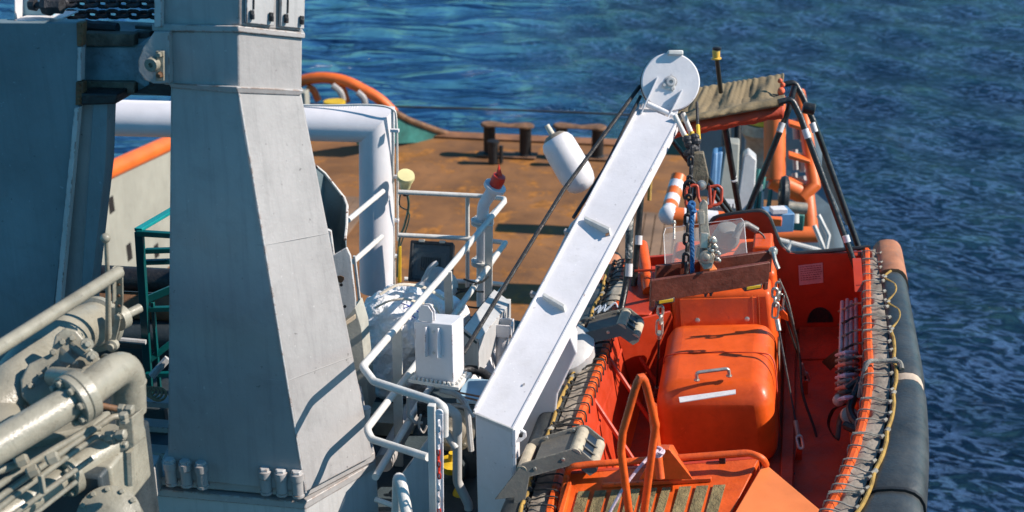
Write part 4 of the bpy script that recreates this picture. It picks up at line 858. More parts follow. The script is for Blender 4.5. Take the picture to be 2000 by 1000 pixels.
# ------------------------------------------------------------------ stowage between railing and davit arm
def stowage():
    r = thing('tool_trough', 'open white steel trough with dark inside, between railing and davit arm', 'trough', P(970, 700, 10.4))
    c = P(968, 600, 10.9)
    b = MB(); o_ = lambda u, v, d: P(u, v, d)
    b.hexa([o_(905, 705, 9.9), o_(905, 640, 9.7), o_(965, 590, 11.0), o_(965, 565, 10.9), o_(935, 740, 9.6), o_(935, 665, 9.5), o_(998, 625, 10.8), o_(998, 590, 10.7)]); b.build('side_wall', GREYL, r, bevel=.004)
    b = MB(); b.prism([P(962, 588, 11.1), P(996, 588, 11.1), P(996, 690, 11.5), P(962, 690, 11.5)], LS*.05); b.build('end_wall', WHITER, r, bevel=.004)
    b = MB(); b.prism([P(900, 648, 9.72), P(962, 570, 11.0), P(992, 590, 10.75), P(930, 672, 9.52)], Z*.012); b.build('dark_mat', mat('dark green mat', (.012, .04, .035), .8, bump=.4), r)
    r = thing('pipe_socket', 'white square socket on a round pipe beside the davit arm', 'socket', P(985, 720, 10.2))
    b = MB(); 
    c = P(981, 640, 10.2); e, f = TS*.085, LS*.07
    for s in (-1, 1): b.box(c+e*s*.93, e*.07, f, Z*.055); b.box(c+f*s*.93, e*.86, f*.07, Z*.055)
    b.build('rim', WHITE, r, bevel=.005)
    b = MB(); b.box(c-Z*.03, e*.85, f*.85, Z*.01); b.build('inner_floor', mat('sea green primer', (.1, .2, .17), .6), r)
    b = MB(); b.tube([c-Z*.05, c-Z*.5], .055, 16); b.build('pipe', WHITE, r)
    b = MB(); b.prism([P(905, 740, 9.7), P(965, 650, 10.5), P(975, 770, 10.2), P(950, 780, 9.8)], LS*.03); tag(b.build('splash_plate', WHITE, bevel=.004), 'white triangular plate below the trough, left of the davit arm', 'plate')
    r = thing('tyre_fender', 'black dished rubber ring lying behind the white box', 'ring', P(940, 745, 9.4))
    b = MB(); b.torus(P(925, 752, 9.5), V((.25, -.4, 1)), .15, .035, 30, 10); b.build('ring', BLACK, r)
    b = MB(); b.box(P(940, 765, 9.3), TS*.15, LS*.17, Z*.015); b.build('pad', mat('sky blue paint', (.3, .45, .55), .5, grime=.3), r, bevel=.005)
    b = MB(); b.tube([P(872, 762, 9.0), P(955, 778, 8.9)], .008, 6); b.tube([P(874, 768, 9.0), P(950, 786, 8.85)], .008, 6); tag(b.build('copper_pipe', mat('copper', (.4, .22, .14), .4, metal=.4)), 'pair of thin brownish pipes under the studded flange of the white box', 'pipe')
    b = MB(); rp = [(962, 618), (966, 614), (971, 616), (975, 620), (970, 623), (964, 622)]
    b.tube(smoothpath([P(u, v, 10.35) for u, v in rp], 4, True), .014, 8, closed=True); tag(b.build('red_tie', RED), 'small red plastic tie on the trough rim', 'tie')
    for k, q in enumerate((((820, 520), (868, 566), (905, 596), (945, 602)), ((840, 545), (895, 565), (920, 560), (940, 548)), ((868, 590), (900, 570), (945, 570)), ((905, 545), (935, 553), (955, 540)))):
        b = MB(); b.tube(smoothpath([P(u, v, 10.7) for u, v in q], 6), .009, 6); tag(b.build('tie_rope', ROPED), ['dark tie rope sagging from the lamp to the railing post', 'dark tie rope wound higher on the flanged pipe', 'dark tie rope loop across the sack edge', 'short dark tie rope around the vent pipe'][k], 'rope', 'tie ropes at the railing')
    b = MB(); b.tube([P(905, 610, 10.8), P(880, 668, 10.2)], .055, 16); tag(b.build('hose_roll', mat('blue grey hose', (.2, .32, .38), .5)), 'blue grey hose piece lying behind the white box', 'hose')
    b = MB(); b.box(PZ(800, 770, 6.2), TS*.25, LS*.5, Z*.2); 
stowage()

# ------------------------------------------------------------------ teal stand, drums and ladder behind the machinery
def midleft():
    r = thing('teal_stand', 'dark teal steel stand with angled top, between column and tower', 'stand', P(300, 760, 9.6))
    d = 9.0; p = lambda u, v, dd=d: P(u, v, dd)
    b = MB(); b.bar(p(272, 452), p(292, 770, 9.9), TS*.03, LS*.02); b.build('leg', TEAL, r, bevel=.004)
    b = MB(); b.bar(p(268, 455), p(350, 460), LS*.02, Z*.02); b.build('cross_bar', TEAL, r, bevel=.004)
    b = MB(); b.bar(p(270, 449), p(345, 405, 9.6), TS*.03-Z*.0, Z*.012); b.build('top_angle', mat('light teal paint', (.0, .2, .2), .4, grime=.2), r, bevel=.004)
    for v in (490, 512, 604, 732):
        b = MB(); b.bar(p(284, v, 9.2+(v-490)*.002), p(350, v-2, 9.2+(v-490)*.002), LS*.02, Z*.018); b.build('rung', TEAL, r, bevel=.004)
    b = MB(); b.bar(p(287, 585, 9.4), p(345, 560, 9.4), LS*.02, Z*.03); b.build('diagonal', TEAL, r, bevel=.004)
    b = MB(); b.bar(p(296, 700, 9.7), p(340, 665, 9.7), LS*.02, Z*.03); b.build('diagonal', TEAL, r, bevel=.004)
    b = MB(); b.bar(p(298, 590, 9.4), p(312, 760, 9.9), TS*.012, LS*.015); b.build('back_leg', TEAL, r, bevel=.003)
    for k, (v, rr, m_, lab) in enumerate(((543, .10, BLACK, 'dark drum, upper of the three lying across behind the lever'), (595, .11, RUSTED, 'grey brown drum lying across below the dark one'), (650, .12, DARK, 'dark drum lying lowest behind the teal stand'))):
        b = MB(); a, c = P(150, v-4, 10.4), P(345, v+6, 10.3); b.lathe(a, c-a, [(rr, 0), (rr, (c-a).length)], 28); 
        tag(b.build('cable_drum', m_), lab, 'drum', 'drums behind the lever')
    b = MB(); b.box(P(225, 820, 10.3), TS*.55, LS*.25, Z*.28); b.box(P(225, 700, 11.2), TS*.6, LS*.15, Z*.6); tag(b.build('dark_housing', DARK, bevel=.01), 'dark machinery block in the shade behind the pipework', 'housing')
    b = MB(); b.tube([P(230, 663, 9.5), P(285, 668, 9.5)], .02, 8); b.tube([P(296, 735, 9.4), P(328, 700, 9.4)], .03, 8); tag(b.build('stray_pipe', GREYL), 'pale short pipes in the gap behind the teal stand', 'pipe')
    for k, v in enumerate((782, 830, 880)):
        b = MB(); b.box(P(290, v, 9.3+.05*k), TS*.18, LS*.06, Z*.022); tag(b.build('step_plate', GREY, bevel=.004), ['upper pale step plate left of the tower', 'middle step plate left of the tower', 'lowest step plate just above the clamp block'][k], 'step', 'step plates left of the tower')
    b = MB()
    for k in range(5): b.torus(P(285+k*6, 762+k*2, 9.0), V((.3, -.5, 1)), .03+.006*k, .009, 14, 6)
    tag(b.build('coiled_rope', mat('tan rope', (.35, .24, .13), .85, bump=.5)), 'small tan coil of rope on the upper step plate', 'rope')
midleft()

# ------------------------------------------------------------------ pipework in the left foreground
def pipework():
    r = thing('pipe_manifold', 'khaki grey pipe manifold with bolted flanges and elbows in the left foreground', 'manifold', P(120, 1000, 7.2))
    K = KHAKI; d = 6.6
    p = lambda u, v, dd=d: P(u, v, dd)
    # long casing and big elbow
    b = MB(); b.tube(smoothpath([p(-60, 830, 6.4), p(8, 790, 6.5), p(40, 742, 6.6), p(78, 700, 6.8), p(130, 655, 7.0), p(200, 628, 7.4)], 6), [.16]*6+[.155]*6+[.14]*6+[.13]*13, 30); b.build('main_casing', K, r)
    b = MB(); b.lathe(p(182, 636, 7.3), p(230, 612, 7.6)-p(182, 636, 7.3), [(.12, 0), (.16, .01), (.16, .06), (.09, .07), (.07, .16)], 32); b.build('casing_flange', K, r, smooth=30)
    b = MB(); b.ball(p(-5, 840, 6.35), .17, 12, (1.1, 1, .8)); b.build('elbow_bulge', K, r)
    # angular mounting flange with bolts and ribs
    pts = [(42, 775), (40, 742), (55, 712), (100, 690), (108, 655), (128, 640), (150, 645), (205, 712), (165, 740), (110, 770), (66, 800)]
    n = (V((.35, -.85, .4))).normalized(); c0 = p(110, 710, 6.45)
    q = [PX(u, v, c0, n) for u, v in pts]; b = MB(); b.prism(q, -n*.05); b.build('mount_flange', K, r, bevel=.01, seg=3)
    for u, v in ((60, 753), (80, 733), (97, 718), (104, 688), (122, 668), (141, 660)): bolt(r, PX(u, v, c0, n), n, .016, .028, K)
    for (a_, b_, c_) in (((115, 705), (117, 680), (150, 712)), ((140, 690), (134, 668), (182, 706))):
        tri = [PX(*a_, c0, n), PX(*b_, c0, n), PX(*c_, c0, n)+n*.1]; b = MB(); b.prism(tri, V((.3, .3, .4)).normalized()*.012); b.build('rib', K, r, bevel=.002)
    b = MB(); b.tube([p(104, 735, 6.4), p(168, 742, 6.2)], .05, 16); b.build('boss', K, r)
    for u, v in ((171, 672), (181, 697), (172, 725)):
        b = MB(); cc = p(u, v, 6.35); b.cyl(cc+n*-.12, cc+n*.0, .03, seg=16); b.build('boss', K, r); bolt(r, cc, n, .017, .028, K)
    # pipe run: foreground pipe, flange, second pipe, elbow, downcomer
    a, f, e, g = p(-60, 905, 5.7), p(146, 780, 6.1), p(222, 722, 6.35), p(250, 800, 6.55)
    ax = (f-a).normalized()
    b = MB(); b.tube([a, f], .082, 28); b.build('front_pipe', K, r)
    b = MB(); b.lathe(f-ax*.03, ax, [(.125, 0), (.13, .005), (.13, .035), (.10, .04)], 36); fl = b.build('pipe_flange', K, r, smooth=30); disc_bolts(fl, f-ax*.032, -ax, .105, 8, .018, .022, K, .2)
    b = MB(); b.lathe(f+ax*.01, ax, [(.125, 0), (.13, .005), (.13, .05), (.095, .06)], 36); fl = b.build('pipe_flange', K, r, smooth=30)
    b = MB(); b.tube(fillet([f+ax*.03, p(248, 706, 6.45), p(252, 800, 6.6)], .16, 9), [.092]*10+[.072]*2 if False else .088, 28); b.build('elbow_pipe', K, r)
    b = MB(); b.tube([p(252, 760, 6.55), p(250, 826, 6.6)], .062, 22); b.build('down_pipe', K, r)
    b = MB(); b.torus(p(221, 724, 6.38), ax, .09, .006, 28, 6); b.torus(p(252, 748, 6.52), Z, .083, .006, 28, 6); b.build('weld_bead', K, r)
    # small pipes
    for k, (q, rr) in enumerate(((((-20, 960), (60, 905), (172, 838), (196, 836)), .017), (((-20, 985), (90, 905), (218, 815), (232, 813)), .016), (((-20, 1005), (100, 915), (190, 850), (222, 866), (238, 852)), .015),
                                 (((20, 1010), (110, 945), (180, 895)), .014), (((-20, 925), (40, 905)), .02), (((186, 790), (236, 800)), .016), (((232, 800), (252, 816), (262, 846), (258, 870)), .010), (((60, 1010), (150, 940)), .012))):
        b = MB(); b.tube(fillet([p(u, v, 5.95+(u*.0014)) for u, v in q], .05), rr, 10); b.build('small_pipe', K if k != 5 else RUSTED, r)
    # valve block and fittings
    b = MB(); b.prism([p(231, 826, 6.1), p(258, 814, 6.1), p(262, 872, 6.2), p(234, 886, 6.2)], V((.03, .09, 0))); b.build('valve_block', K, r, bevel=.005)
    for cc, aa, rr, hh in ((p(207, 852, 6.1), TS+Z*.2, .026, .10), (p(232, 798, 6.12), TS, .026, .07), (p(222, 862, 6.15), TS+Z*.6, .02, .06), (p(243, 826, 6.05), Z, .024, .05), (p(236, 868, 6.1), TS, .02, .03)):
        b = MB(); b.lathe(cc, aa, [(rr*.8, 0), (rr, .005), (rr, hh*.4), (rr*.75, hh*.42), (rr*.75, hh*.6), (rr, hh*.62), (rr, hh), (rr*.7, hh+.004)], 6); b.build('hex_fitting', K, r, smooth=20)
    b = MB(); b.tube([p(250, 878, 6.25), p(253, 944, 6.35)], .027, 8); b.build('drain_spout', K, r)
    # lower pipe with flange and disc
    a, f = p(40, 985, 6.3), p(205, 880, 6.7); ax = (f-a).normalized(); m_ = a+(f-a)*.52
    b = MB(); b.tube([a-ax*.5, f+ax*.1], .07, 24); b.build('lower_pipe', K, r)
    b = MB(); b.lathe(m_-ax*.02, ax, [(.11, 0), (.115, .004), (.115, .05), (.08, .055)], 30); fl = b.build('pipe_flange', K, r, smooth=30); disc_bolts(fl, m_-ax*.022, -ax, .092, 8, .015, .02, K)
    nn = V((.15, -.75, .65)); c = p(212, 1010, 6.45); b = MB(); b.lathe(c-nn*.25, nn, [(.15, 0), (.15, .2), (.16, .22), (.16, .25), (.12, .26), (.06, .29)], 36); fl = b.build('pump_cover', K, r, smooth=30); disc_bolts(fl, c-nn.normalized()*.0+nn.normalized()*-.0, nn, .14, 12, .014, .02, K)
    b = MB(); b.lathe(p(190, 940, 6.9)-nn*.2, nn, [(.2, 0), (.2, .1), (.15, .2)], 30); b.build('pump_body', K, r)
    b = MB(); b.box(p(70, 905, 6.9), TS*.55+LS*.0, LS*.22, Z*.16); b.box(p(60, 860, 6.8), (TS*.9+LS*.6)*.35, LS*.1, Z*.05); b.build('bed_block', K, r, bevel=.02)
    b = MB(); b.box(p(60, 980, 7.0), TS*.6, LS*.3, Z*.4); b.build('lower_bed', DARK, r, bevel=.02)
    for u, v in ((66, 850), (82, 842), (98, 833), (40, 868), (112, 826)): bolt(r, p(u, v, 6.25), Z-LS*.3, .016, .03, RUSTED if u in (98, 112) else K)
    for u, v in ((30, 905), (52, 925), (90, 900)):
        b = MB(); b.lathe(p(u, v, 5.95), TS+LS*.6+Z*.3, [(.022, 0), (.03, .01), (.03, .05), (.022, .06)], 6); b.build('hex_fitting', K, r, smooth=20)
    b = MB(); b.box(p(82, 945, 5.95), TS*.012, LS*.012, Z*.05); b.build('clip', K, r, bevel=.004)
    # hand rail and lever
    r2 = thing('hand_rail', 'thick pale hand rail sloping up from the left edge to a drilled upright plate', 'railing', P(228, 640, 6.9))
    b = MB(); b.tube([P(-60, 716, 5.7), P(232, 531, 6.7)], .034, 20); b.build('rail', KHAKI, r2)
    b = MB(); b.bar(P(223, 520, 6.68), P(223, 590, 6.8), TS*.004, LS*.02); b.prism([P(225, 520, 6.7), P(239, 523, 6.7), P(240, 590, 6.84), P(232, 640, 6.95), P(222, 680, 7.0), P(214, 676, 7.0), P(224, 620, 6.9)], LS*.012); b.build('drilled_plate', KHAKI, r2, bevel=.003)
    for v in (534, 556, 578, 598): 
        b = MB(); q = P(232, v, 6.7+(v-520)*.0018); b.cyl(q-LS*.004, q+LS*.004, .008, seg=10); b.build('plate_hole', RUSTED, r2)
    bolt(r2, P(232, 618, 6.88), -LS, .02, .02, KHAKI)
    r3 = thing('control_lever', 'upright control lever with round ball knob beside the drilled plate', 'lever', P(210, 670, 7.0))
    b = MB(); b.tube([P(207, 470, 6.7), P(211, 550, 6.85), P(212, 668, 7.05)], [.011, .013, .02], 10); b.build('shaft', KHAKI, r3)
    b = MB(); b.ball(P(206, 465, 6.68), .026, 10); b.build('knob', KHAKI, r3)
    b = MB(); b.lathe(P(222, 672, 7.0), -LS, [(.035, 0), (.035, .03), (.02, .035), (.02, .05)], 12); b.build('pivot', KHAKI, r3)
    b = MB(); b.lathe(P(236, 620, 7.1), P(270, 603, 7.2)-P(236, 620, 7.1), [(.07, -.03), (.07, .02), (.026, .03), (.026, .14)], 20); b.build('stub_shaft', KHAKI, r3)
pipework()

# ------------------------------------------------------------------ the rescue boat
def inner(y, s=1):                 # breadth from the keel line to the inside of the orange gunwale, right (1) or left (-1)
    if s < 0 and y < 2: return .97+.02*(2-y) if y > .3 else 1.004-.04*(.3-y)-.14*max(0, -.3-y)-.14*max(0, -.3-y)**2
    if y >= 2: return .97+.035*(y-2)
    return max(.02, .97-.065*(2-y)**2)
def cw(y): return .115 if y < 2.3 else .115-.03*(y-2.3)      # width of the canvas strip
def outer(y, s=1):
    if s < 0 and y < 2: return 1.35-.2*max(0, -.3-y)**2-.1*max(0, -.3-y)
    if y >= 2: return 1.35
    t = (2-y); return max(.1, 1.35-.032*t*t-.012*max(0, t-1.6)**4)
def BQ(u, v, z, dz=0.):            # pixel to boat local plane z, returned as a world point
    x, y = BP(u, v, z); return B(x, y, z+dz)
def boat():
    r = thing('rescue_boat', 'open orange rescue boat with black side fenders and engine casing, hanging beside the ship', 'boat', B(0, 2, -1.3))
    ys = [-1.75+i*.1 for i in range(59)]        # -1.75 .. 4.05
    def g(y, s=1): return inner(y, s)
    # hull shell: outer, thick
    b = MB(); rings = []
    for y in ys:
        o_ = outer(y)-.16; i_ = g(y)+.012; kz = -1.15+.12*max(0, -y)**1.5; i2 = max(.02, i_-.08); ol = outer(y, -1)-.16; il = g(y, -1)+.012; il2 = il-.08
        rings.append([B(-ol, y, -.05), B(-ol*.86, y, -.6), B(-ol*.3, y, kz-.02), B(0, y, kz-.12), B(o_*.3, y, kz-.02), B(o_*.86, y, -.6), B(o_, y, -.05), B(i_, y, -.03), B(i2, y, -.80), B(-il2, y, -.80), B(-il, y, -.03)])
    b.loft(rings); b.build('hull', ORANGE, r, smooth=30)
    # floor and lining
    fl = MB(); li = {1: MB(), -1: MB()}; ys2 = [-1.0+i*.2 for i in range(26)]
    for y0, y1 in zip(ys2, ys2[1:]):
        a0, a1, c0, c1 = max(.05, g(y0)-.09), max(.05, g(y1)-.09), g(y0, -1)-.09, g(y1, -1)-.09
        fl.hexa([B(-c0, y0, -.80), B(-c0, y0, -.76), B(a0, y0, -.80), B(a0, y0, -.76), B(-c1, y1, -.80), B(-c1, y1, -.76), B(a1, y1, -.80), B(a1, y1, -.76)])
        for s in (-1, 1):
            q0, q1 = g(y0, s)-.012, g(y1, s)-.012; e0, e1 = (a0, a1) if s > 0 else (c0, c1)
            li[s].hexa([B(s*e0, y0, -.78), B(s*q0, y0, -.01), B(s*(e0+.02), y0, -.78), B(s*(q0+.02), y0, -.01), B(s*e1, y1, -.78), B(s*q1, y1, -.01), B(s*(e1+.02), y1, -.78), B(s*(q1+.02), y1, -.01)])
    fl.build('floor', REDF, r, smooth=30); li[1].build('side_lining', REDI, r, smooth=30); li[-1].build('side_lining', REDI, r, smooth=30)
    # floor step line, cleats
    b = MB(); b.hexa([B(.33, 1.2, -.76), B(.33, 1.2, -.70), B(.42, 1.2, -.76), B(.42, 1.2, -.70), B(.33, 4, -.76), B(.33, 4, -.70), B(.42, 4, -.76), B(.42, 4, -.70)]); b.build('floor_rail', REDF, r, bevel=.008)
    for s in (-1, 1):
        n = 'left' if s < 0 else 'right'
        yy = [-.9+i*.07 for i in range(71)]
        b = MB(); rr = []
        for y in yy:
            i_ = g(y, s); rr.append([B(s*(i_-.005), y, -.06), B(s*(i_-.012), y, .025), B(s*(i_+.01), y, .045), B(s*(i_+.036), y, .045), B(s*(i_+.048), y, .02), B(s*(i_+.048), y, -.06)])
        b.loft(rr); b.build('gunwale', ORANGEW, r, smooth=30)
        b = MB(); rr = []
        for k, y in enumerate(yy):
            i_ = g(y, s)+.046; o_ = i_+cw(y); h = .008*math.sin(k*2.1)+.006*math.sin(k*.9)
            rr.append([B(s*i_, y, -.03), B(s*i_, y, .012+h), B(s*(i_+cw(y)*.35), y, .02-h), B(s*(i_+cw(y)*.7), y, .016+h), B(s*o_, y, .012), B(s*o_, y, -.05)])
        b.loft(rr); b.build('canvas_strip', CANVAS, r, smooth=60)
        # fender: black foam, with an orange piece at the stern and a pale band
        def fend(y0, y1, m_, grow=0., nm='fender'):
            n_ = max(2, int((y1-y0)/.08)); b = MB(); rr = []
            for k in range(n_+1):
                y = y0+(y1-y0)*k/n_; i_ = g(y, s)+.028+cw(y); o_ = outer(y, s)+.0; w_ = max(.12, (o_-i_)); cx = i_+w_/2
                e = grow-(.012 if k in (0, n_) and grow == 0 else 0)+(.012 if s > 0 else 0)
                ring = []
                for j in range(20):
                    q = 2*math.pi*j/20; cc, ss = math.cos(q), math.sin(q)
                    px = cx+math.copysign(abs(cc)**.75, cc)*(w_/2+e); pz = -.14+math.copysign(abs(ss)**.75, ss)*(.17+e)
                    ring.append(B(s*px, y, pz))
                rr.append(ring)
            b.loft(rr); b.build(nm, m_, r, smooth=50)
        fend(3.45, 4.15, mat('bleached fender end', (.42, .17, .08), .6, var=.25, vs=4, bump=.2, rust=.35, rs=6, rcol=(.6, .12, .03), grime=.5, gcol=(.2, .17, .13)), .012, nm='stern_fender'); fend(1.55, 3.44, RUBBER); fend(.0, 1.44, RUBBER); fend(-1.1, -.03, RUBBER)
        fend(1.445, 1.545, mat('pale band', (.5, .4, .3), .7, rust=.5, rs=12, rcol=(.6, .14, .03), grime=.4), -.012, 'fender_band')
        fend(-.028, -.002, mat('black seam', (.01, .01, .01), .6), .004, 'fender_seam')
        # lacing across the canvas
        rng = random.Random(5+s); y = -.85
        while y < 3.98:
            i_ = g(y, s); sk = rng.uniform(-.05, .05); o2 = i_+.05+cw(y)+rng.uniform(0, .02)
            pts = [B(s*(i_-.02), y, -.03), B(s*(i_-.015), y, .05), B(s*(i_+.07), y+sk*.3, .055), B(s*(i_+.05+cw(y)*.7), y+sk*.8, .036), B(s*o2, y+sk, .035), B(s*(o2+.015), y+sk, .01)]
            b = MB(); b.tube(smoothpath(pts, 3), .0055, 6)
            if rng.random() < .3: b.tube(smoothpath([p_+BL*.018+BU*.003 for p_ in pts[1:]], 3), .005, 5)
            b.tube([B(s*(o2-.01), y+sk-.012, .036), B(s*(o2+.01), y+sk+.012, .036)], .013, 6); b.build('lacing', ROPEW if s > 0 else ROPED, r)
            y += (rng.uniform(.13, .21) if s > 0 else rng.uniform(.08, .13)) if y > .3 else rng.uniform(.07, .12)
        # scalloped grab line
        pts = []; y = -.85; k = 0; step = .52 if s > 0 else .8
        knots = []
        while y < 3.6:
            i_ = g(y, s)+cw(y)+.075; pts.append(B(s*i_, y, .03)); knots.append(pts[-1])
            bow = .06 if (s > 0 and k > 5) else .012
            pts.append(B(s*(g(y+step/3, s)+cw(y)+.075+bow), y+step/3, .03)); pts.append(B(s*(g(y+step*.7, s)+cw(y)+.075+bow), y+step*.7, .03)); y += step; k += 1
        pts.append(B(s*(g(y, s)+.2), y, .03))
        b = MB(); b.tube(smoothpath(pts, 6), .0135, 8); b.build('grab_line', ROPEG, r)
        for q in knots:
            b = MB(); b.tube([q-BL*.02-BT*.01, q+BL*.02+BT*.01], .017, 8); b.build('line_whipping', ROPEW, r)
    # thick grey line tied across the right gunwale
    b = MB(); b.tube(smoothpath([B(.90, 1.52, -.15), B(.96, 1.6, .07), B(1.05, 1.64, .075), B(1.18, 1.64, .07), B(1.2, 1.58, .04)], 6), .017, 8); b.build('tie_line', ROPEW, r)
    # left side struts
    for y0 in (.55, 1.25, 1.95, 2.6):
        b = MB(); b.tube([B(-g(y0, -1)+.0, y0+.1, -.05), B(-g(y0, -1)+.42, y0-.05, -.76)], .018, 8); b.build('side_strut', REDI, r)
    b = MB(); b.tube([B(-g(0.3, -1)+.05, .3, -.22), B(-g(2.9)+.05, 2.9, -.22)], .014, 8); b.build('side_pipe', REDI, r)
    # ---- stern: red lining wall with black rubber edge, curved seat back
    w0 = 3.98
    zt = .06
    wp = lambda u, v: PX(u, v, B(0, w0, 0), BL)
    rim = [wp(1700, 484), wp(1560, 496), wp(1540, 493), wp(1524, 478), wp(1512, 450), wp(1501, 424), wp(1488, 414), wp(1468, 414), wp(1404, 424), wp(1388, 436), wp(1376, 462)]
    b = MB(); b.prism([B(-.98, w0, -.76), B(.98, w0, -.76), B(1.02, w0, .0)]+rim[1:]+[B(-.46, w0, .05), B(-1.0, w0, .02)], BL*.05); b.build('stern_wall', REDI, r, bevel=.006)
    b = MB(); b.tube(smoothpath([p_+BL*.02 for p_ in rim], 3), .020, 8); b.build('rubber_edge', RUBBER, r)
    b = MB(); q = [B(.47, w0-.004, -.10), B(.68, w0-.004, -.08), B(.68, w0-.004, -.27), B(.47, w0-.004, -.29)]; b.prism(q, -BL*.004)
    pl = b.build('notice_plate', mat('pink faded notice', (.62, .35, .34), .5, var=.12, vs=14, bump=.05, grime=.3), r)
    b = MB()
    rng = random.Random(1)
    for k in range(7):
        z = -.115-k*.021; x = .485
        while x < .66:
            l = rng.uniform(.008, .025); b.box(B(x+l/2, w0-.0105, z+(x-.47)*.08), BT*l/2, BL*.0008, BU*.0035); x += l+.006
    b.build('notice_text', mat('notice ink', (.25, .08, .08), .7, bump=0), pl)
    b = MB(); b.prism([B(.64+.115*math.cos(q), w0-.003, -.62+.14*math.sin(q)) for q in [math.pi*k/14 for k in range(15)]]+[B(.525, w0-.003, -.70), B(.755, w0-.003, -.70)][::-1][::-1], -BL*.004) if False else b.prism([B(.64+.115*math.cos(math.pi*k/14), w0-.003, -.66+.15*math.sin(math.pi*k/14)) for k in range(15)], -BL*.004)
    b.build('drain_hole', BLACK, r)
    b = MB(); b.hexa([B(.45, 3.4, -.76), B(.45, 3.4, -.74), B(.92, 3.4, -.76), B(.92, 3.4, -.74), B(.45, 3.97, -.76), B(.45, 3.97, -.70), B(.92, 3.97, -.76), B(.92, 3.97, -.70)]); b.build('stern_step', REDF, r, bevel=.005)
    # left aft bracket: orange tube and struts
    b = MB(); b.tube([BQ(1268, 570, .05), BQ(1256, 515, .05, .18)], .055, 18); b.build('socket_tube', ORANGE, r)
    b = MB(); p0 = BQ(1262, 528, .2); b.tube([p0-BT*.1, p0+BT*.16], .012, 8); b.build('cross_pin', REDI, r)
    b = MB(); b.prism([B(-1.0, 2.7, .03), B(-.72, 2.75, .0), B(-.55, 3.3, .02), B(-.72, 3.7, .05), B(-1.0, 3.75, .05)], BU*-.03); b.build('corner_plate', REDI, r, bevel=.006)
    b = MB(); b.prism([B(-.98, 2.5, .02), B(-.55, 2.75, .02), B(-.5, 2.9, -.3), B(-.9, 2.6, -.6)], BL*.03); b.build('corner_web', REDI, r, bevel=.004)
    return r
RB = boat()

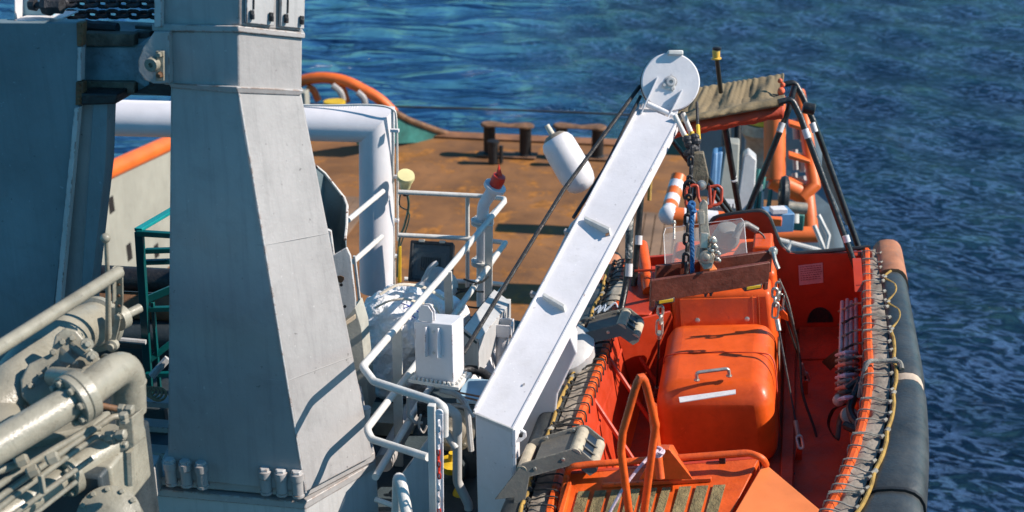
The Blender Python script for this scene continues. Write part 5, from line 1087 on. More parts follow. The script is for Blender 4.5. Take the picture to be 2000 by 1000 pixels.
def console(r):
    # engine casing: big rounded box with lid
    def pts8(front, back, zb):      # front: [bl, br, tr, tl], pixel/zlocal
        pass
    x0, x1 = -.60, .31
    yf = 1.62
    b = MB()
    lo = [B(x0, yf-.02, -.76), B(x1, yf-.04, -.76), B(x1+.01, 2.72, -.76), B(x0, 2.72, -.76)]
    mid = [B(x0+.02, yf, -.30), B(x1-.02, yf-.02, -.30), B(x1-.01, 2.70, -.20), B(x0+.02, 2.70, -.20)]
    hi = [B(x0+.05, yf+.05, -.13), B(x1-.05, yf+.03, -.13), B(x1-.04, 2.66, -.02), B(x0+.05, 2.66, -.02)]
    b.loft([lo, mid, hi]); o = b.build('engine_casing', ORANGE, r, smooth=60, bevel=.13, seg=8); o.modifiers['bevel'].angle_limit = R(20)
    # seam round the lid
    s0 = yf+.52; b = MB(); b.tube(smoothpath([B(x0+.045, s0, -.16), B(x0+.10, s0+.005, -.083), B(0-.15, s0+.01, -.075), B(x1-.11, s0+.0, -.083), B(x1-.03, s0-.0, -.13), B(x1-.005, s0-.05, -.25), B(x1+.002, s0-.16, -.5), B(x1+.01, s0-.2, -.7)], 5), .006, 6); b.build('lid_seam', REDI, r)
    h0, h1 = BQ(1361, 742, -.08), BQ(1424, 734, -.08)
    b = MB(); b.tube(fillet([h0, h0+BU*.06, h1+BU*.06, h1], .035, 6), .014, 10); b.build('lid_handle', STEEL, r)
    for q in (h0, h1):
        b = MB(); b.lathe(q-BU*.004, BU, [(.022, 0), (.022, .008), (.012, .01)], 14); b.build('handle_foot', STEEL, r)
    t0, t1, t2, t3 = BQ(1326, 778, -.105), BQ(1437, 763, -.105), BQ(1437, 771, -.11), BQ(1328, 788, -.11)
    b = MB(); b.prism([t0+BU*.004, t1+BU*.004, t2+BU*.004, t3+BU*.004], BU*.006); b.build('reflective_strip', TAPE, r)
    # seat block behind the casing, with bolted front plate
    zs = .08
    b = MB(); b.loft([[B(x0+.04, 2.66, -.76), B(x1-.0, 2.66, -.76), B(x1, 3.3, -.76), B(x0+.04, 3.3, -.76)], [B(x0+.06, 2.82, zs+.06), B(x1-.05, 2.82, zs+.06), B(x1-.05, 3.3, zs+.12), B(x0+.06, 3.3, zs+.12)]]); b.build('seat_block', ORANGE, r, smooth=50, bevel=.04, seg=4)
    b = MB(); b.prism([B(x0+.13, 2.735, -.12), B(x1-.16, 2.735, -.12), B(x1-.16, 2.80, .11), B(x0+.13, 2.80, .11)], -BL*.014); b.build('seat_panel', ORANGE, r, bevel=.004)
    for x in (-.33, .07):
        q = B(x, 2.74, -.06); b = MB(); b.lathe(q, -BL+BU*.3, [(.020, 0), (.020, .008), (.009, .012)], 14); b.build('panel_bolt', STEEL, r)
    for x in (.12, .17):
        b = MB(); b.bar(B(x, 2.715, -.14), B(x, 2.79, .12), BT*.002, BL*.003); b.build('panel_line', PEACH, r)
    # steering console
    z1 = .26
    b = MB(); b.loft([[B(x0+.0, 3.05, -.5), B(x1-.0, 3.05, -.5), B(x1, 3.62, -.5), B(x0, 3.62, -.5)], [B(x0+.02, 3.05, z1-.04), B(x1-.01, 3.05, z1-.04), B(x1-.03, 3.6, z1+.07), B(x0+.03, 3.6, z1+.07)]]); b.build('steering_console', ORANGE, r, smooth=50, bevel=.045, seg=4)
    b = MB(); b.box(B(.20, 3.36, z1+.07), BT*.08, BL*.17, BU*.06); b.build('console_box', ORANGE, r, bevel=.02, seg=3)
    for x in (-.42, .03):
        q = B(x, 3.08, z1-.0); b = MB(); b.lathe(q, BU, [(.022, 0), (.022, .01), (.01, .016)], 12); b.build('panel_bolt', REDI, r)
    # windscreen
    b = MB(); b.prism([P(1296, 458, 10.75), P(1300, 530, 10.45), P(1460, 510, 10.35), P(1452, 428, 10.7)], BL*.006); b.build('windscreen', PERSPEX, r)
    b = MB(); b.tube([P(1300, 530, 10.45), P(1296, 458, 10.75), P(1300, 446, 10.8), P(1448, 427, 10.72), P(1453, 433, 10.7), P(1460, 510, 10.35)], .0035, 6); b.build('screen_edge', mat('perspex edge', (.7, .66, .62), .3, bump=0), r)
    b = MB(); b.tube([P(1317, 468, 10.8), P(1317, 436, 10.9)], .01, 8); b.ball(P(1316, 436, 10.9), .02, 6, (1, 1, 1.5)); b.build('throttle', STEEL, r)
    # compass cone, grab tube and hand set on the console
    c = P(1418, 462, 10.9); b = MB(); b.lathe(c-BT*.0, BT*.25-BL*.35+BU, [(.11, -.06), (.12, -.02), (.085, .1), (.07, .11), (.03, .115)], 22); b.build('compass', GREYPL, r)
    b = MB(); b.tube(fillet([P(1436, 465, 10.7), P(1446, 441, 10.7), P(1456, 437, 10.72), P(1478, 450, 10.75)], .05), .03, 12); b.build('grab_tube', GREYPL, r)
    b = MB(); b.tube(smoothpath([P(1481, 452, 10.8), P(1492, 462, 10.8), P(1498, 480, 10.75), P(1506, 490, 10.7)], 5), .008, 6); b.build('handset_cord', BLACK, r)
    b = MB(); b.box(P(1395, 477, 10.9), BT*.07, BL*.04, BU*.05); b.build('instrument', PLASTB, r, bevel=.01)
    # side label panel on the right of the casing
    b = MB(); b.prism([B(x1+.012, 2.3, -.32), B(x1+.012, 2.75, -.22), B(x1+.012, 2.75, -.1), B(x1+.012, 2.3, -.18)], BT*.004); b.build('side_grille', GALV, r)
console(RB)

def bow(r):
    zb = .10
    L0, R0 = (1102, 940), (1490, 900)
    p = lambda u, v, z=zb: BQ(u, v, z)
    # sloped bow platform
    tl, tr = p(1112, 925), p(1482, 895); far = BL*.0
    bl, br = p(1092, 1010, .0), p(1425, 1010, .0)
    dn = BU*-.05
    b = MB(); b.loft([[tl, tr, br, bl], [tl+dn, tr+dn, br+dn, bl+dn]]); b.build('bow_platform', ORANGEW, r, bevel=.006)
    e0, e1 = p(1104, 935, .11), p(1487, 900, .11)
    b = MB(); b.prism([tl+BU*.0, tr, tr-BU*.45, tl-BU*.45], BL*.03); b.build('bow_wall', REDI, r)
    # right wing of the platform
    b = MB(); b.prism([p(1492, 903), p(1612, 1004, .02), p(1600, 1060, .0), p(1420, 1060, .02), p(1432, 1006, .03)], dn); b.build('bow_wing', PEACH, r, bevel=.006)
    b = MB(); b.prism([p(1108, 940), p(1070, 1060, 0), p(1085, 1060, .0), p(1116, 940)], dn*3); b.build('bow_cheek', ORANGEW, r, bevel=.006)
    # non slip strips
    for k in range(9):
        t0 = .075+k*.098; t1 = t0+.068
        if k == 5: t1 = t0+.05
        a, c = tl+(tr-tl)*(.0+t0*.92+.01), tl+(tr-tl)*(t1*.92+.01); e, f = bl+(br-bl)*t0, bl+(br-bl)*t1
        q = [a+(e-a)*.46, c+(f-c)*.46, f+(f-c)*.5, e+(e-a)*.5]
        b = MB(); b.prism([w_+BU*.003 for w_ in q], BU*.006); b.build('anti_slip_strip', GRIT, r)
    a, c = tl+(bl-tl)*.36, tr+(br-tr)*.36
    b = MB(); b.bar(a+(c-a)*.20+BU*.012, a+(c-a)*.80+BU*.012, BL*.012, BU*.014); b.build('deck_batten', ORANGEW, r, bevel=.004)
    # front rail
    q = [p(1094, 1000, .0), p(1108, 925, .10), p(1112, 912, .20), p(1150, 907, .20), p(1462, 884, .20), p(1490, 895, .18), p(1496, 908, .1)]
    b = MB(); b.tube(fillet(q, .12, 6), .022, 12); b.build('bow_rail', ORANGEW, r)
    # triangular mount with short post
    b = MB(); m0, m1, m2, m3 = p(1248, 937, .12), p(1354, 937, .12), p(1312, 884, .12), p(1282, 884, .12)
    t_ = P(1296, 878, 7.75); b.loft([[m0, m1, m2+BL*.1, m3+BL*.1], [t_-BT*.035, t_+BT*.035, t_+BT*.035+BL*.06, t_-BT*.035+BL*.06]]); b.build('post_mount', ORANGEW, r, bevel=.004)
    b = MB(); b.tube([P(1290, 935, 7.5), P(1281, 860, 7.5), P(1274, 790, 7.4)], .026, 14); b.build('post', ORANGEW, r)
    b = MB(); b.tube(fillet([P(1236, 1060, 7.35), P(1213, 880, 7.1), P(1216, 845, 7.05), P(1253, 716, 6.9), P(1281, 830, 7.1), P(1276, 862, 7.15), P(1250, 1060, 7.4)], .035, 5), .0225, 14); b.build('towing_frame', ORANGEW, r)
    # mooring line tied round the post
    b = MB(); a = P(1284, 880, 7.35); b.tube(smoothpath([a, P(1262, 898, 7.25), P(1220, 950, 7.2), P(1186, 1010, 7.2)], 6), .009, 8)
    for k in range(3): b.torus(P(1281, 878+k*4, 7.45), BU+BT*.2, .035, .008, 16, 6)
    b.tube(smoothpath([P(1270, 876, 7.4), P(1292, 886, 7.4), P(1296, 880, 7.45)], 4), .01, 6); b.build('mooring_line', ROPEM, r)
    b = MB(); b.box(p(1411, 902, .1)+BU*.02, BT*.02, BL*.015, BU*.03); b.build('small_cleat', BLACK, r, bevel=.004)
bow(RB)

def canopy(r):
    T_ = lambda pts, rad=.028, nm='canopy_pole', m_=BLACKP, fr=.15: (lambda b: (b.tube(fillet([P(*q) for q in pts], fr, 7), rad, 14), b.build(nm, m_, r))[1])(MB())
    # poles of the folding frame
    T_([(1520, 200, 11.0), (1546, 193, 11.0), (1562, 225, 11.0), (1678, 540, 11.1)])
    T_([(1530, 165, 11.9), (1552, 160, 11.9), (1568, 190, 11.9), (1590, 240, 11.9), (1612, 300, 12.0), (1690, 520, 12.1)])
    T_([(1552, 168, 11.5), (1540, 215, 11.5), (1455, 425, 11.9)])
    T_([(1412, 225, 11.2), (1446, 425, 11.8)])
    T_([(1256, 330, 10.9), (1238, 560, 11.1)]); T_([(1231, 420, 10.7), (1228, 500, 10.7), (1222, 560, 10.7), (1212, 610, 10.6)])
    T_([(1310, 270, 11.6), (1425, 420, 12.0)], .022); T_([(1370, 330, 11.8), (1430, 415, 12.1)], .02)
    T_([(1270, 556, 10.6), (1330, 545, 10.7)], .02)
    b = MB(); b.tube([P(1240, 368, 10.68), P(1230, 425, 10.68), P(1228, 505, 10.68)], .033, 12); b.build('peeling_sleeve', mat('peeling dark paint', (.02, .035, .04), .5, rust=.85, rs=18, rcol=(.55, .55, .5)), r)
    for a, c, dd in (((1572, 252), (1578, 270), 10.98), ((1586, 240), (1592, 258), 11.88), ((1528, 240), (1522, 258), 11.48), ((1229, 515), (1228, 540), 10.66), ((1248, 460), (1247, 478), 10.95), ((1651, 460), (1655, 473), 11.0), ((1413, 226), (1415, 236), 11.18)):
        b = MB(); b.tube([P(*a, dd), P(*c, dd)], .0305, 14); b.build('reflective_band', TAPE, r)
    for v in (343, 350): 
        b = MB(); b.tube([P(1432.5+(v-343)*.17, v, 11.55), P(1433+(v-343)*.17, v+2, 11.56)], .030, 14); b.build('reflective_band', TAPE, r)
    b = MB(); b.lathe(P(1581, 212, 11.7), TS*1.-Z*.15, [(.05, -.06), (.055, -.04), (.055, .04), (.045, .05)], 16); b.build('clamp_knob', BLACKP, r)
    b = MB(); b.box(P(1672, 515, 11.3), BT*.035, BL*.05, BU*.10); b.build('frame_socket', REDI, r, bevel=.01)
    b = MB(); b.prism([B(.93, 3.1, .0), B(1.0, 3.1, .0), B(1.0, 3.5, .10), B(.93, 3.5, .10), B(.93, 3.7, .05), B(1.0, 3.7, .05)][:4], BL*.1); b.build('socket_web', REDI, r)
    # dark net panel down to the rail
    b = MB(); b.prism([P(1607, 258, 12.2), P(1612, 300, 12.2), P(1668, 440, 12.2), P(1652, 440, 12.2), P(1605, 330, 12.2)], BL*.01); b.build('side_gusset', DARK, r)
    # folded canopy: a khaki cover laced along its top, with a lower lip and orange lining below
    def mid(k, n_, p, q): return p+(q-p)*(k/n_)
    rng = random.Random(9); n_ = 90; rings = []
    TL, TR = P(1352, 178, 11.75), P(1531, 149, 11.9)
    ML, MR = P(1318, 236, 11.15), P(1532, 190, 11.25)
    BL_, BR_ = P(1296, 247, 11.0), P(1530, 206, 11.15)
    for k in range(n_+1):
        t, m_, b_ = mid(k, n_, TL, TR), mid(k, n_, ML, MR), mid(k, n_, BL_, BR_)
        pl = math.sin(k*.52+1.2*math.sin(k*.13)); pl2 = math.sin(k*.21+2)
        t = t+Z*.012*abs(pl); back = V((0, .16, -.03))
        nrm = V((-.1, -.75, .65))
        ring = [t+back, t+V((0, .03, .012)), t+nrm*.02]
        for s_ in (.12, .25, .4, .55, .7, .82, .92):
            sag = -.055*math.sin(math.pi*s_**1.6)*(1+.8*pl2); pleat = .010*pl*max(0, 1-1.8*s_)+.014*math.sin(k*.17+s_*5)+.006*math.sin(k*.4+s_*9)
            ring.append(t+(m_-t)*s_+nrm*(sag+pleat))
        ring += [m_+nrm*.045+Z*.006*pl2, b_+nrm*(.055+.008*pl), b_+nrm*.02-Z*.012, b_+back*.9, (b_+t)/2+back*1.4]
        rings.append(ring)
    b = MB(); b.loft(rings); b.build('folded_cover', COVER, r, smooth=180)
    ax = (TR-TL).normalized(); rings = []
    for k in range(46):
        c = mid(k, 45, P(1297, 252, 11.05), P(1531, 209, 11.2)); g_ = math.sin(k*.6)+.5*math.sin(k*1.7)
        rings.append([c+V((0, .10*math.cos(q)+.07, 0))+Z*(math.sin(q)*(.072+.006*g_)-.045) for q in [2*math.pi*j/16 for j in range(16)]])
    b = MB(); b.loft(rings); b.build('orange_lining', mat('orange lining cloth', (.50, .05, .012), .7, bump=.4, bs=25, grime=.3), r, smooth=180)
    b = MB(); c = P(1530, 178, 11.4); 
    for k in range(6): b.ball(c+V((rng.uniform(-.015, .02), rng.uniform(.05, .15), rng.uniform(-.12, .09))), rng.uniform(.022, .035), 6)
    b.build('lining_end', mat('bright orange cloth', (.75, .13, .05), .7, bump=.5, bs=40), r, smooth=180)
    for k, u_ in enumerate(()):
        b = MB(); c = P(u_, 205-(u_-1363)*.2, 11.12); b.torus(c, ax, .155, .006, 24, 6); b.build('lashing_strap', BLACK, r)
    # mast light
    b = MB(); b.tube([P(1408, 180, 11.3), P(1400, 112, 11.0)], .02, 10); m_ = b.build('light_mast', BLACKP, r)
    b = MB(); c = P(1399, 113, 11.0); b.lathe(c, V((-.08, 0, 1)), [(.045, -.01), (.045, 0), (.032, .005), (.035, .06), (.03, .075), (.03, .075)], 16); b.build('amber_lens', AMBER, m_)
    b = MB(); b.lathe(c+Z*.07, Z, [(.038, 0), (.04, .02), (.02, .03)], 16); b.build('lens_cap', BLACKP, m_)
canopy(RB)

# ------------------------------------------------------------------ lifting gear
def lifting():
    r = thing('spreader_beam', 'brown twin plate spreader beam with rubber pads hanging level above the boat console', 'beam', P(1390, 610, 9.7))
    fa, fb = P(1271, 561, 9.55), P(1503, 521, 9.65); hgt = P(1271, 561, 9.55)-P(1274, 600, 9.7)
    hv = Z*.175; ex = (fb-fa).normalized(); nb = V((-ex.y, ex.x, 0)).normalized()
    pa, pb = P(1271, 547, 9.5), P(1503, 511, 9.62)
    b = MB(); b.hexa([pa-hv, pa, pa-hv+nb*.02, pa+nb*.03, pb-hv, pb, pb-hv+nb*.02, pb+nb*.03]); 
    b = MB(); b.bar(pa-hv/2, pb-hv/2, nb*.018, hv/2); b.build('front_plate', BROWN, r, bevel=.004)
    qa, qb = P(1281, 519, 9.72), P(1508, 489, 9.86)
    b = MB(); b.bar(qa-hv/2, qb-hv/2, nb*.018, hv/2); b.build('rear_plate', BROWN, r, bevel=.004)
    for s in (.13, .87):
        m_ = pa+(pb-pa)*s-hv*1.06; b = MB(); b.box(m_+nb*.09, ex*.07, nb*.11, Z*.022); b.build('rubber_pad', RUBBER, r, bevel=.008)
        b = MB(); b.box(m_-nb*.022+Z*.004, ex*.055, nb*.004, Z*.012); b.build('pad_edge', YELLOW, r, bevel=.003)
    for s in (.02, .98):
        m_ = (pa+(pb-pa)*s); b = MB(); b.bar(m_-hv*.9, m_-hv*1.25, ex*.015, nb*.02); b.build('end_lug', BROWN, r, bevel=.003)
    c = (pa+pb)/2+nb*.12+ex*.02; b = MB(); b.box(c-Z*.04, ex*.03, nb*.12, Z*.05); b.build('centre_block', PEACH, r, bevel=.004)
    for k, s in enumerate((.47, .515)):
        q = pa+(pb-pa)*s-hv*1.0; b = MB(); b.lathe(q, -Z, [(.018, 0), (.018, .01), (.01, .012), (.01, .03)], 6); b.build('bolt', IRON, r)
    # release hook
    r2 = thing('release_hook', 'grey steel release hook with bolted cheeks standing on the spreader beam', 'hook', P(1380, 570, 9.7))
    H = lambda u, v, dd=9.55: P(u, v, dd)
    b = MB(); b.prism([H(1366, 484), H(1385, 480), H(1397, 500), H(1391, 525), H(1375, 527), H(1362, 505)], nb*.05); b.build('cheek_plate', GALV, r2, bevel=.006)
    b = MB(); b.lathe(H(1379, 502, 9.5), -LS+Z*.3, [(.05, -.02), (.05, .0), (.046, .014), (.03, .016), (.028, .03), (.02, .036)], 24); b.build('hook_bolt', GALV, r2)
    b = MB(); b.prism([H(1368, 400), H(1376, 391), H(1382, 395), H(1384, 440), H(1389, 470), H(1388, 492), H(1370, 490), H(1367, 455)], nb*.035); b.build('lever_bar', GALV, r2, bevel=.005)
    b = MB(); b.prism([H(1370, 456, 9.5), H(1384, 456, 9.5), H(1382, 485, 9.52), H(1368, 485, 9.52)], nb*.03); b.build('latch', STEEL, r2, bevel=.004)
    b = MB(); b.prism([H(1364, 415, 9.5), H(1376, 412, 9.5), H(1377, 438, 9.5), H(1366, 440, 9.5)], nb*.05); b.build('side_cheek', GALV, r2, bevel=.006)
    for u, v, rr in ((1393, 470, .024), (1396, 482, .018), (1388, 489, .018), (1402, 495, .016), (1402, 508, .016)):
        b = MB(); b.lathe(H(u, v, 9.5), TS*.5-LS+Z*.2, [(rr*1.2, -.03), (rr*1.2, 0), (rr*.9, .004), (rr*.8, .03), (rr*.3, .034)], 12); b.build('pivot_bolt', STEEL, r2)
    # swivel block under the head with hoist wire
    r3 = thing('hook_block', 'weathered brown steel block with central bolt on the hoist wire', 'block', P(1372, 370, 10.0))
    b = MB(); b.prism([P(1354, 300, 9.95), P(1374, 299, 9.95), P(1384, 345, 10.0), P(1382, 362, 10.03), P(1366, 366, 10.03), P(1348, 352, 10.0)], LS*.07); b.build('body', mat('weathered block', (.14, .115, .075), .6, var=.3, vs=9, bump=.5, rust=.25, rs=15, rcol=(.05, .03, .02), grime=.5), r3, bevel=.008)
    b = MB(); b.lathe(P(1370, 362, 9.92), -LS+Z*.3, [(.04, -.03), (.04, 0), (.026, .004), (.024, .02), (.012, .024)], 16); b.build('bolt', STEEL, r3)
    b = MB()
    for k in range(9):
        rng = random.Random(k); b.ball(P(1350+rng.uniform(-10, 10), 268+k*4, 10.02), .028+rng.uniform(0, .012), 5, (1.1, .8, .9))
    b.build('greased_shackle', IRON, r3, smooth=20)
    b = MB(); b.tube([P(1361, 200, 10.45), P(1365, 298, 10.05)], .012, 8); tag(b.build('hoist_wire', IRON), 'dark hoist wire dropping from the sheave head to the hook block', 'wire')
    b = MB(); b.tube([P(1363, 245, 10.22), P(1365, 275, 10.1)], .016, 8); tag(b.build('yellow_tape', YELLOW), 'yellow mark wrapped round the hoist wire above the block', 'marking')
    # red rectangular handles
    r4 = thing('grab_rings', 'pair of orange red rounded grab handles beside the hook block', 'handle', P(1375, 420, 9.9))
    for pts in (((1340, 370), (1352, 362), (1362, 362), (1364, 385), (1372, 405), (1390, 405), (1396, 372)), ((1340, 370), (1340, 400), (1345, 408)), ((1388, 365), (1402, 362), (1410, 368), (1409, 395), (1400, 400), (1384, 402), (1380, 408), (1366, 406)), ((1386, 362), (1388, 400))):
        b = MB(); b.tube(fillet([P(u, v, 9.85) for u, v in pts], .03, 4), .0125, 10); b.build('handle', mat('red oxide paint', (.52, .06, .02), .45, rust=.15, rs=14, grime=.3), r4)
    # chain and rope
    r5 = thing('lifting_chain', 'rusty dark lifting chain hanging left of the blue rope', 'chain', P(1340, 530, 9.7))
    for k in range(13):
        v = 296+k*19; b = MB(); c = P(1352-6*min(1, (v-296)/110)-5*max(0, (v-400)/130) - 2*(k % 2), v, 9.95-.02*k); b.link(c, Z, (TS if k % 2 else (TS*.3+LS)), .112 if k > 4 else .10, .065 if k > 4 else .055, .0125, 8); b.build('link', IRON, r5)
    b = MB(); c = P(1347, 372, 9.9); b.link(c, Z, TS, .19, .11, .014, 8); b.build('long_link', IRON, r5)
    rp = smoothpath([P(1354, 396, 9.7), P(1351, 440, 9.68), P(1352, 480, 9.66), P(1352, 533, 9.64)], 8)
    r6 = thing('blue_rope', 'short bright blue rope with knot on top, hanging beside the lifting chain', 'rope', P(1352, 535, 9.64))
    for ph in (0, 2.09, 4.18):
        b = MB(); n_ = len(rp)
        fine = smoothpath(rp, 4); b.tube([q+(TS*math.cos(i*.42+ph)+LS*math.sin(i*.42+ph))*.008 for i, q in enumerate(fine)], .0105, 6); b.build('strand', ROPEB, r6)
    b = MB(); b.torus(P(1351, 400, 9.68), V((.3, -1, .4)), .022, .012, 16, 8); b.torus(P(1353, 410, 9.68), V((.5, -.3, 1)), .022, .012, 16, 8); b.ball(P(1350, 405, 9.66), .022, 6); b.build('knot', ROPEB, r6)
    # wire slings down to the boat
    def sling(lab, top, mid, bot, k):
        r = thing('wire_sling', lab, 'sling', P(*bot), 'wire slings between spreader beam and boat')
        b = MB(); b.link(P(top[0], top[1], top[2]), Z, TS, .10, .06, .011, 8); b.build('shackle', STEEL, r)
        b = MB(); b.link(P(top[0]+1, top[1]+18, top[2]), Z, LS+TS*.4, .09, .055, .010, 8); b.build('link', STEEL, r)
        e = P(*mid); b = MB(); b.link(e-Z*.0, Z, TS, .15, .062, .009, 8); b.build('thimble', STEEL, r)
        s = P(*bot); ax = (s-e).normalized(); b = MB(); b.tube([e+ax*.07, e+ax*.16], .019, 10); b.build('ferrule', STEEL, r)
        b = MB(); b.tube([e+ax*.16, s], .0085, 8); b.build('wire', IRON, r)
        b = MB(); b.tube([s-ax*.18, s-ax*.05], .018, 10); b.build('lower_ferrule', GALV, r)
        b = MB(); b.link(s+Z*.02, ax, TS, .12, .06, .011, 8); b.build('lower_shackle', STEEL, r)
        b = MB(); b.prism([s-TS*.02-Z*.02, s+TS*.02-Z*.02, s+TS*.03-Z*.2, s-TS*.03-Z*.2], LS*.02); b.build('anchor_lug', REDI, r, bevel=.003)
    sling('wire rope sling with thimble running down left of the engine casing', (1290, 607, 9.65), (1288, 640, 9.7), (1282, 775, 10.7), 0)
    sling('wire rope sling over the right edge of the engine casing, nearer the camera', (1513, 572, 9.75), (1514, 606, 9.75), (1562, 868, 9.55), 1)
    sling('thin wire rope sling behind the nearer right one, ending by the floor', (1520, 560, 9.95), (1524, 590, 9.98), (1574, 740, 10.5), 2)
    b = MB(); b.tube(smoothpath([P(1528, 575, 9.95), P(1550, 640, 10.1), P(1562, 700, 10.2), P(1568, 770, 10.1), P(1594, 850, 9.9), P(1590, 895, 9.7), P(1560, 920, 9.5), P(1535, 935, 9.3)], 7), .011, 8); tag(b.build('black_hose', BLACK), 'black hose looping down across the red floor right of the casing', 'hose')
    b = MB(); b.tube(smoothpath([P(1522, 545, 9.9), P(1540, 590, 10.0), P(1555, 660, 10.2), P(1566, 720, 10.4)], 6), .006, 6); tag(b.build('white_cord', ROPEW), 'thin pale cord beside the black hose', 'cord')
    b = MB(); b.prism([P(1522, 596, 10.), P(1538, 616, 10.), P(1540, 628, 10.05), P(1526, 622, 10.05), P(1518, 608, 10)], LS*.04); tag(b.build('orange_toggle', ORANGE, bevel=.004), 'orange block toggle at the right end of the spreader beam', 'toggle')
    b = MB(); b.lathe(P(1510, 490, 9.85), V((0, 0, 1)), [(.035, -.02), (.035, .01), (.02, .03)], 14); b.tube(smoothpath([P(1510, 492, 9.8), P(1514, 510, 9.8), P(1520, 525, 9.8)], 4), .018, 8); tag(b.build('steel_shackle', STEEL), 'bright steel shackle on the right end of the rear spreader plate', 'shackle')
lifting()

# ------------------------------------------------------------------ oars, straps
def oars():
    r = thing('oar_bundle', 'bundle of pale oars lashed with straps and rope along the inside right gunwale', 'oars', BQ(1660, 800, -.5))
    for k, (u0, v0, u1, v1) in enumerate(((1645, 590, 1640, 755), (1655, 586, 1650, 770), (1663, 590, 1660, 770), (1672, 585, 1672, 740))):
        b = MB(); b.tube([BQ(u0, v0, -.22), BQ(u1, v1, -.22)], .018, 10); b.build('oar_shaft', mat('pale oar', (.5, .38, .36), .5, var=.15, vs=8, grime=.5), r)
    rng = random.Random(4)
    for k in range(7):
        v = 600+k*26; b = MB(); b.tube(smoothpath([BQ(1638, v+8, -.25), BQ(1652, v+2, -.17), BQ(1668, v-6, -.17), BQ(1686, v-8, -.02)], 4), .009, 6); b.build('lashing', ROPED if k % 2 else ROPEW, r)
    for k in range(9):
        v = 690+k*11; b = MB(); b.tube(smoothpath([BQ(1634, v+4, -.28), BQ(1646, v, -.14), BQ(1668, v-2, -.16), BQ(1676, v+4, -.28)], 4), .015, 7); b.build('rope_turn', (ROPEM, ROPEW, mat('pink rope', (.6, .2, .13), .8, bump=.5), ROPED)[k % 4], r)
    b = MB(); b.ball(BQ(1638, 782, -.22), .045, 8); b.build('float_ball', mat('dirty float', (.5, .36, .3), .6, grime=.5), r)
    b = MB(); b.tube(smoothpath([BQ(1655, 760, -.15), BQ(1680, 745, -.1), BQ(1660, 800, -.2), BQ(1680, 840, -.25), BQ(1650, 830, -.25)], 6), .03, 8); b.build('dark_padding', BLACK, r)
    b = MB(); b.lathe(BQ(1659, 812, -.25), -BL+BU*.8, [(.06, 0), (.065, .01), (.055, .03), (.02, .032)], 20); b.build('round_reflector', GALV, r)
    b = MB(); q = [BQ(1606, 708, -.5), BQ(1650, 672, -.28), BQ(1656, 690, -.28), BQ(1622, 724, -.5)]; b.prism(q, BU*.012); tag(b.build('black_strap', BLACK), 'wide black strap end lying out over the red floor from the oars', 'strap')
    b = MB(); b.tube(smoothpath([BQ(1650, 790, -.3), BQ(1628, 800, -.4), BQ(1618, 830, -.5), BQ(1634, 856, -.5), BQ(1640, 820, -.4), BQ(1650, 800, -.3)], 6), .022, 8, sq=.3); tag(b.build('black_webbing', BLACK), 'black webbing loop hanging below the oar bundle', 'strap')
oars()

# ------------------------------------------------------------------ cradle fender brackets between the ship and the boat
def cradle(lab, M, dd, loc):
    r = thing('boat_cradle', lab, 'bracket', loc, 'cradle brackets holding the boat against the ship')
    p = lambda u, v, k=0.: P(*M(u, v), dd+k)
    w_ = LS*.30+TS*.02
    # side plates: hooked outline, near and far
    out = [(975, 950), (1060, 862), (1092, 838), (1118, 832), (1178, 880), (1176, 900), (1148, 908), (1105, 890), (1030, 925), (1030, 1000), (1010, 1010), (1010, 960)]
    near = [(965, 975), (1015, 905), (1110, 880), (1160, 915), (1150, 910), (1108, 892), (1030, 925), (1020, 1000), (1005, 1010), (1000, 968)]
    def plate(off, nm='side_plate'):
        pts = [(966, 976), (1020, 906), (1120, 876), (1132, 878), (1165, 905), (1165, 922), (1152, 930), (1122, 908), (1034, 932), (1012, 1060), (996, 1060), (1004, 972)]
        q = [p(u, v)+off for u, v in pts]; b = MB(); b.prism(q, LS*.012); b.build(nm, CRADLE, r, bevel=.003)
    plate(V()); plate(w_)
    q = [p(1040, 903), p(1122, 878), p(1122, 878)+w_, p(1040, 903)+w_]; b = MB(); b.prism([x-Z*.03 for x in q], Z*.012); b.build('top_plate', CRADLE, r, bevel=.003)
    q = [p(1045, 915), p(1118, 893)]; 
    b = MB(); a = p(1122, 890)+LS*.01; b.cyl(a, a+w_*.97, .042, seg=18); b.build('roller', ROLLER, r)
    b = MB(); a = p(1155, 915)+LS*.01; b.cyl(a, a+w_*.97, .040, seg=18); b.build('roller', ROLLER, r)
    b = MB(); a = p(1018, 922)+LS*.01; b.cyl(a, a+w_*.97, .036, seg=18); b.build('roller', ROLLER, r)
    b = MB(); b.prism([p(1128, 884)+LS*.02, p(1160, 908)+LS*.02, p(1160, 908)+w_*.95, p(1128, 884)+w_*.95], Z*-.02); b.build('dark_window', mat('blue black pad', (.01, .02, .035), .35), r)
    for s in (.3, .6):
        b = MB(); a = p(1130, 884)+w_*s; c = p(1158, 906)+w_*s; b.bar(a, c, LS*.008, Z*.012); b.build('divider', CRADLE, r)
    for u, v in ((1045, 915), (1100, 897)): bolt(r, p(u, v)-LS*.001, -LS, .012, .01, STEEL)
    for u, v in ((1050, 900), (1104, 884)): bolt(r, p(u, v)+w_*.97+Z*.0, -LS, .012, .01, STEEL)
cradle('dark grey boat cradle bracket with pale rollers, nearer the camera below the davit knee', lambda u, v: (u, v), 8.0, P(1000, 1050, 8.1))
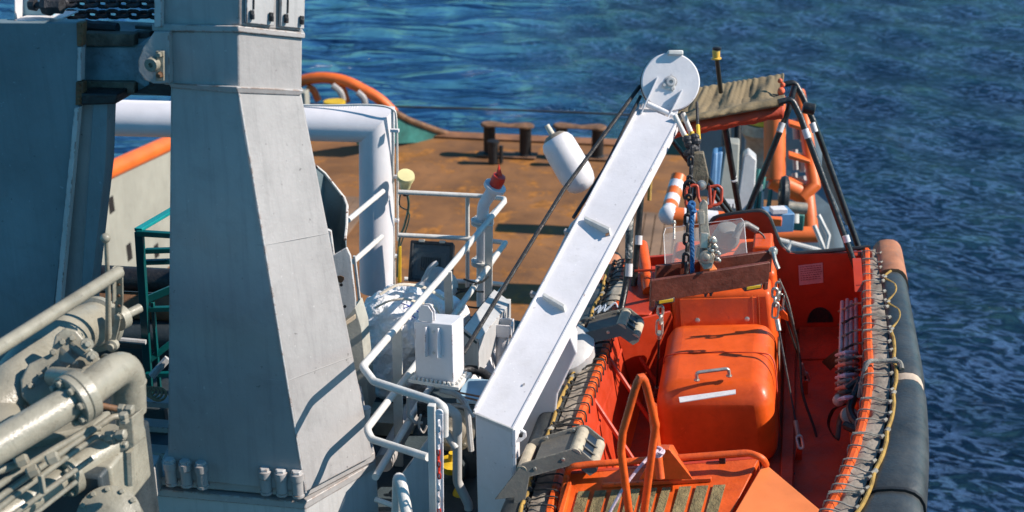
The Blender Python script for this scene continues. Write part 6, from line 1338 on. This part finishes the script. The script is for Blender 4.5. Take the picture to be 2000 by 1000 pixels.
cradle('dark grey boat cradle bracket with pale rollers, farther one beside the davit arm', lambda u, v: (1085+(u-975)*.82+(6 if u > 1100 else 0), 690+(v-950)*.78), 9.8, P(1090, 740, 9.9))
def between():
    b = MB(); b.prism([P(1066, 700, 9.6), P(1122, 668, 9.9), P(1140, 670, 9.9), P(1085, 770, 9.4), P(1082, 790, 9.3)], LS*.02); b.build('x', CRADLE) if False else None
    b = MB(); b.loft([[PZ(1068, 705, 6.6), PZ(1115, 660, 6.7), PZ(1090, 800, 6.3), PZ(1082, 790, 6.3)], [PZ(1068, 705, 6.6)-Z*.3, PZ(1115, 660, 6.7)-Z*.3, PZ(1090, 800, 6.3)-Z*.3, PZ(1082, 790, 6.3)-Z*.3]]); tag(b.build('cradle_wing', CRADLE, bevel=.004), 'dark folded plate wedged between the davit foot and the farther cradle', 'plate')
    # bundle of cloth and cord past the farther cradle
    r = thing('cloth_bundle', 'crumpled beige cloth bundle with printed sleeves and a blue white cord, beyond the farther cradle', 'bundle', P(1200, 600, 10.9))
    rng = random.Random(2); b = MB(); a, c = P(1190, 612, 10.7), P(1222, 548, 11.3); rings = []
    for k in range(13):
        q0 = a+(c-a)*k/12; s = math.sin(math.pi*(k+.5)/13)**.5
        rings.append([q0+TS*math.cos(t)*.085*s*(1+rng.uniform(-.12, .12))+Z*math.sin(t)*.07*s*(1+rng.uniform(-.12, .12)) for t in [2*math.pi*j/20 for j in range(20)]])
    b.loft(rings); b.build('cloth', mat('printed beige cloth', (.42, .38, .30), .85, var=.2, bump=.6, bs=20, rust=.3, rs=12, rcol=(.25, .03, .04), grime=.4), r, smooth=180, sub=1)
    b = MB(); b.tube(smoothpath([P(1160, 606, 10.6), P(1172, 598, 10.6), P(1168, 610, 10.6), P(1182, 596, 10.6), P(1180, 608, 10.6), P(1200, 592, 10.6), P(1206, 600, 10.6)], 6), .009, 6); b.build('cord', mat('blue white cord', (.5, .58, .66), .7, bump=.4), r)
between()
b = MB(); b.tube(fillet([P(1180, 610, 10.4), P(1178, 640, 10.5)], .1), .03, 10)
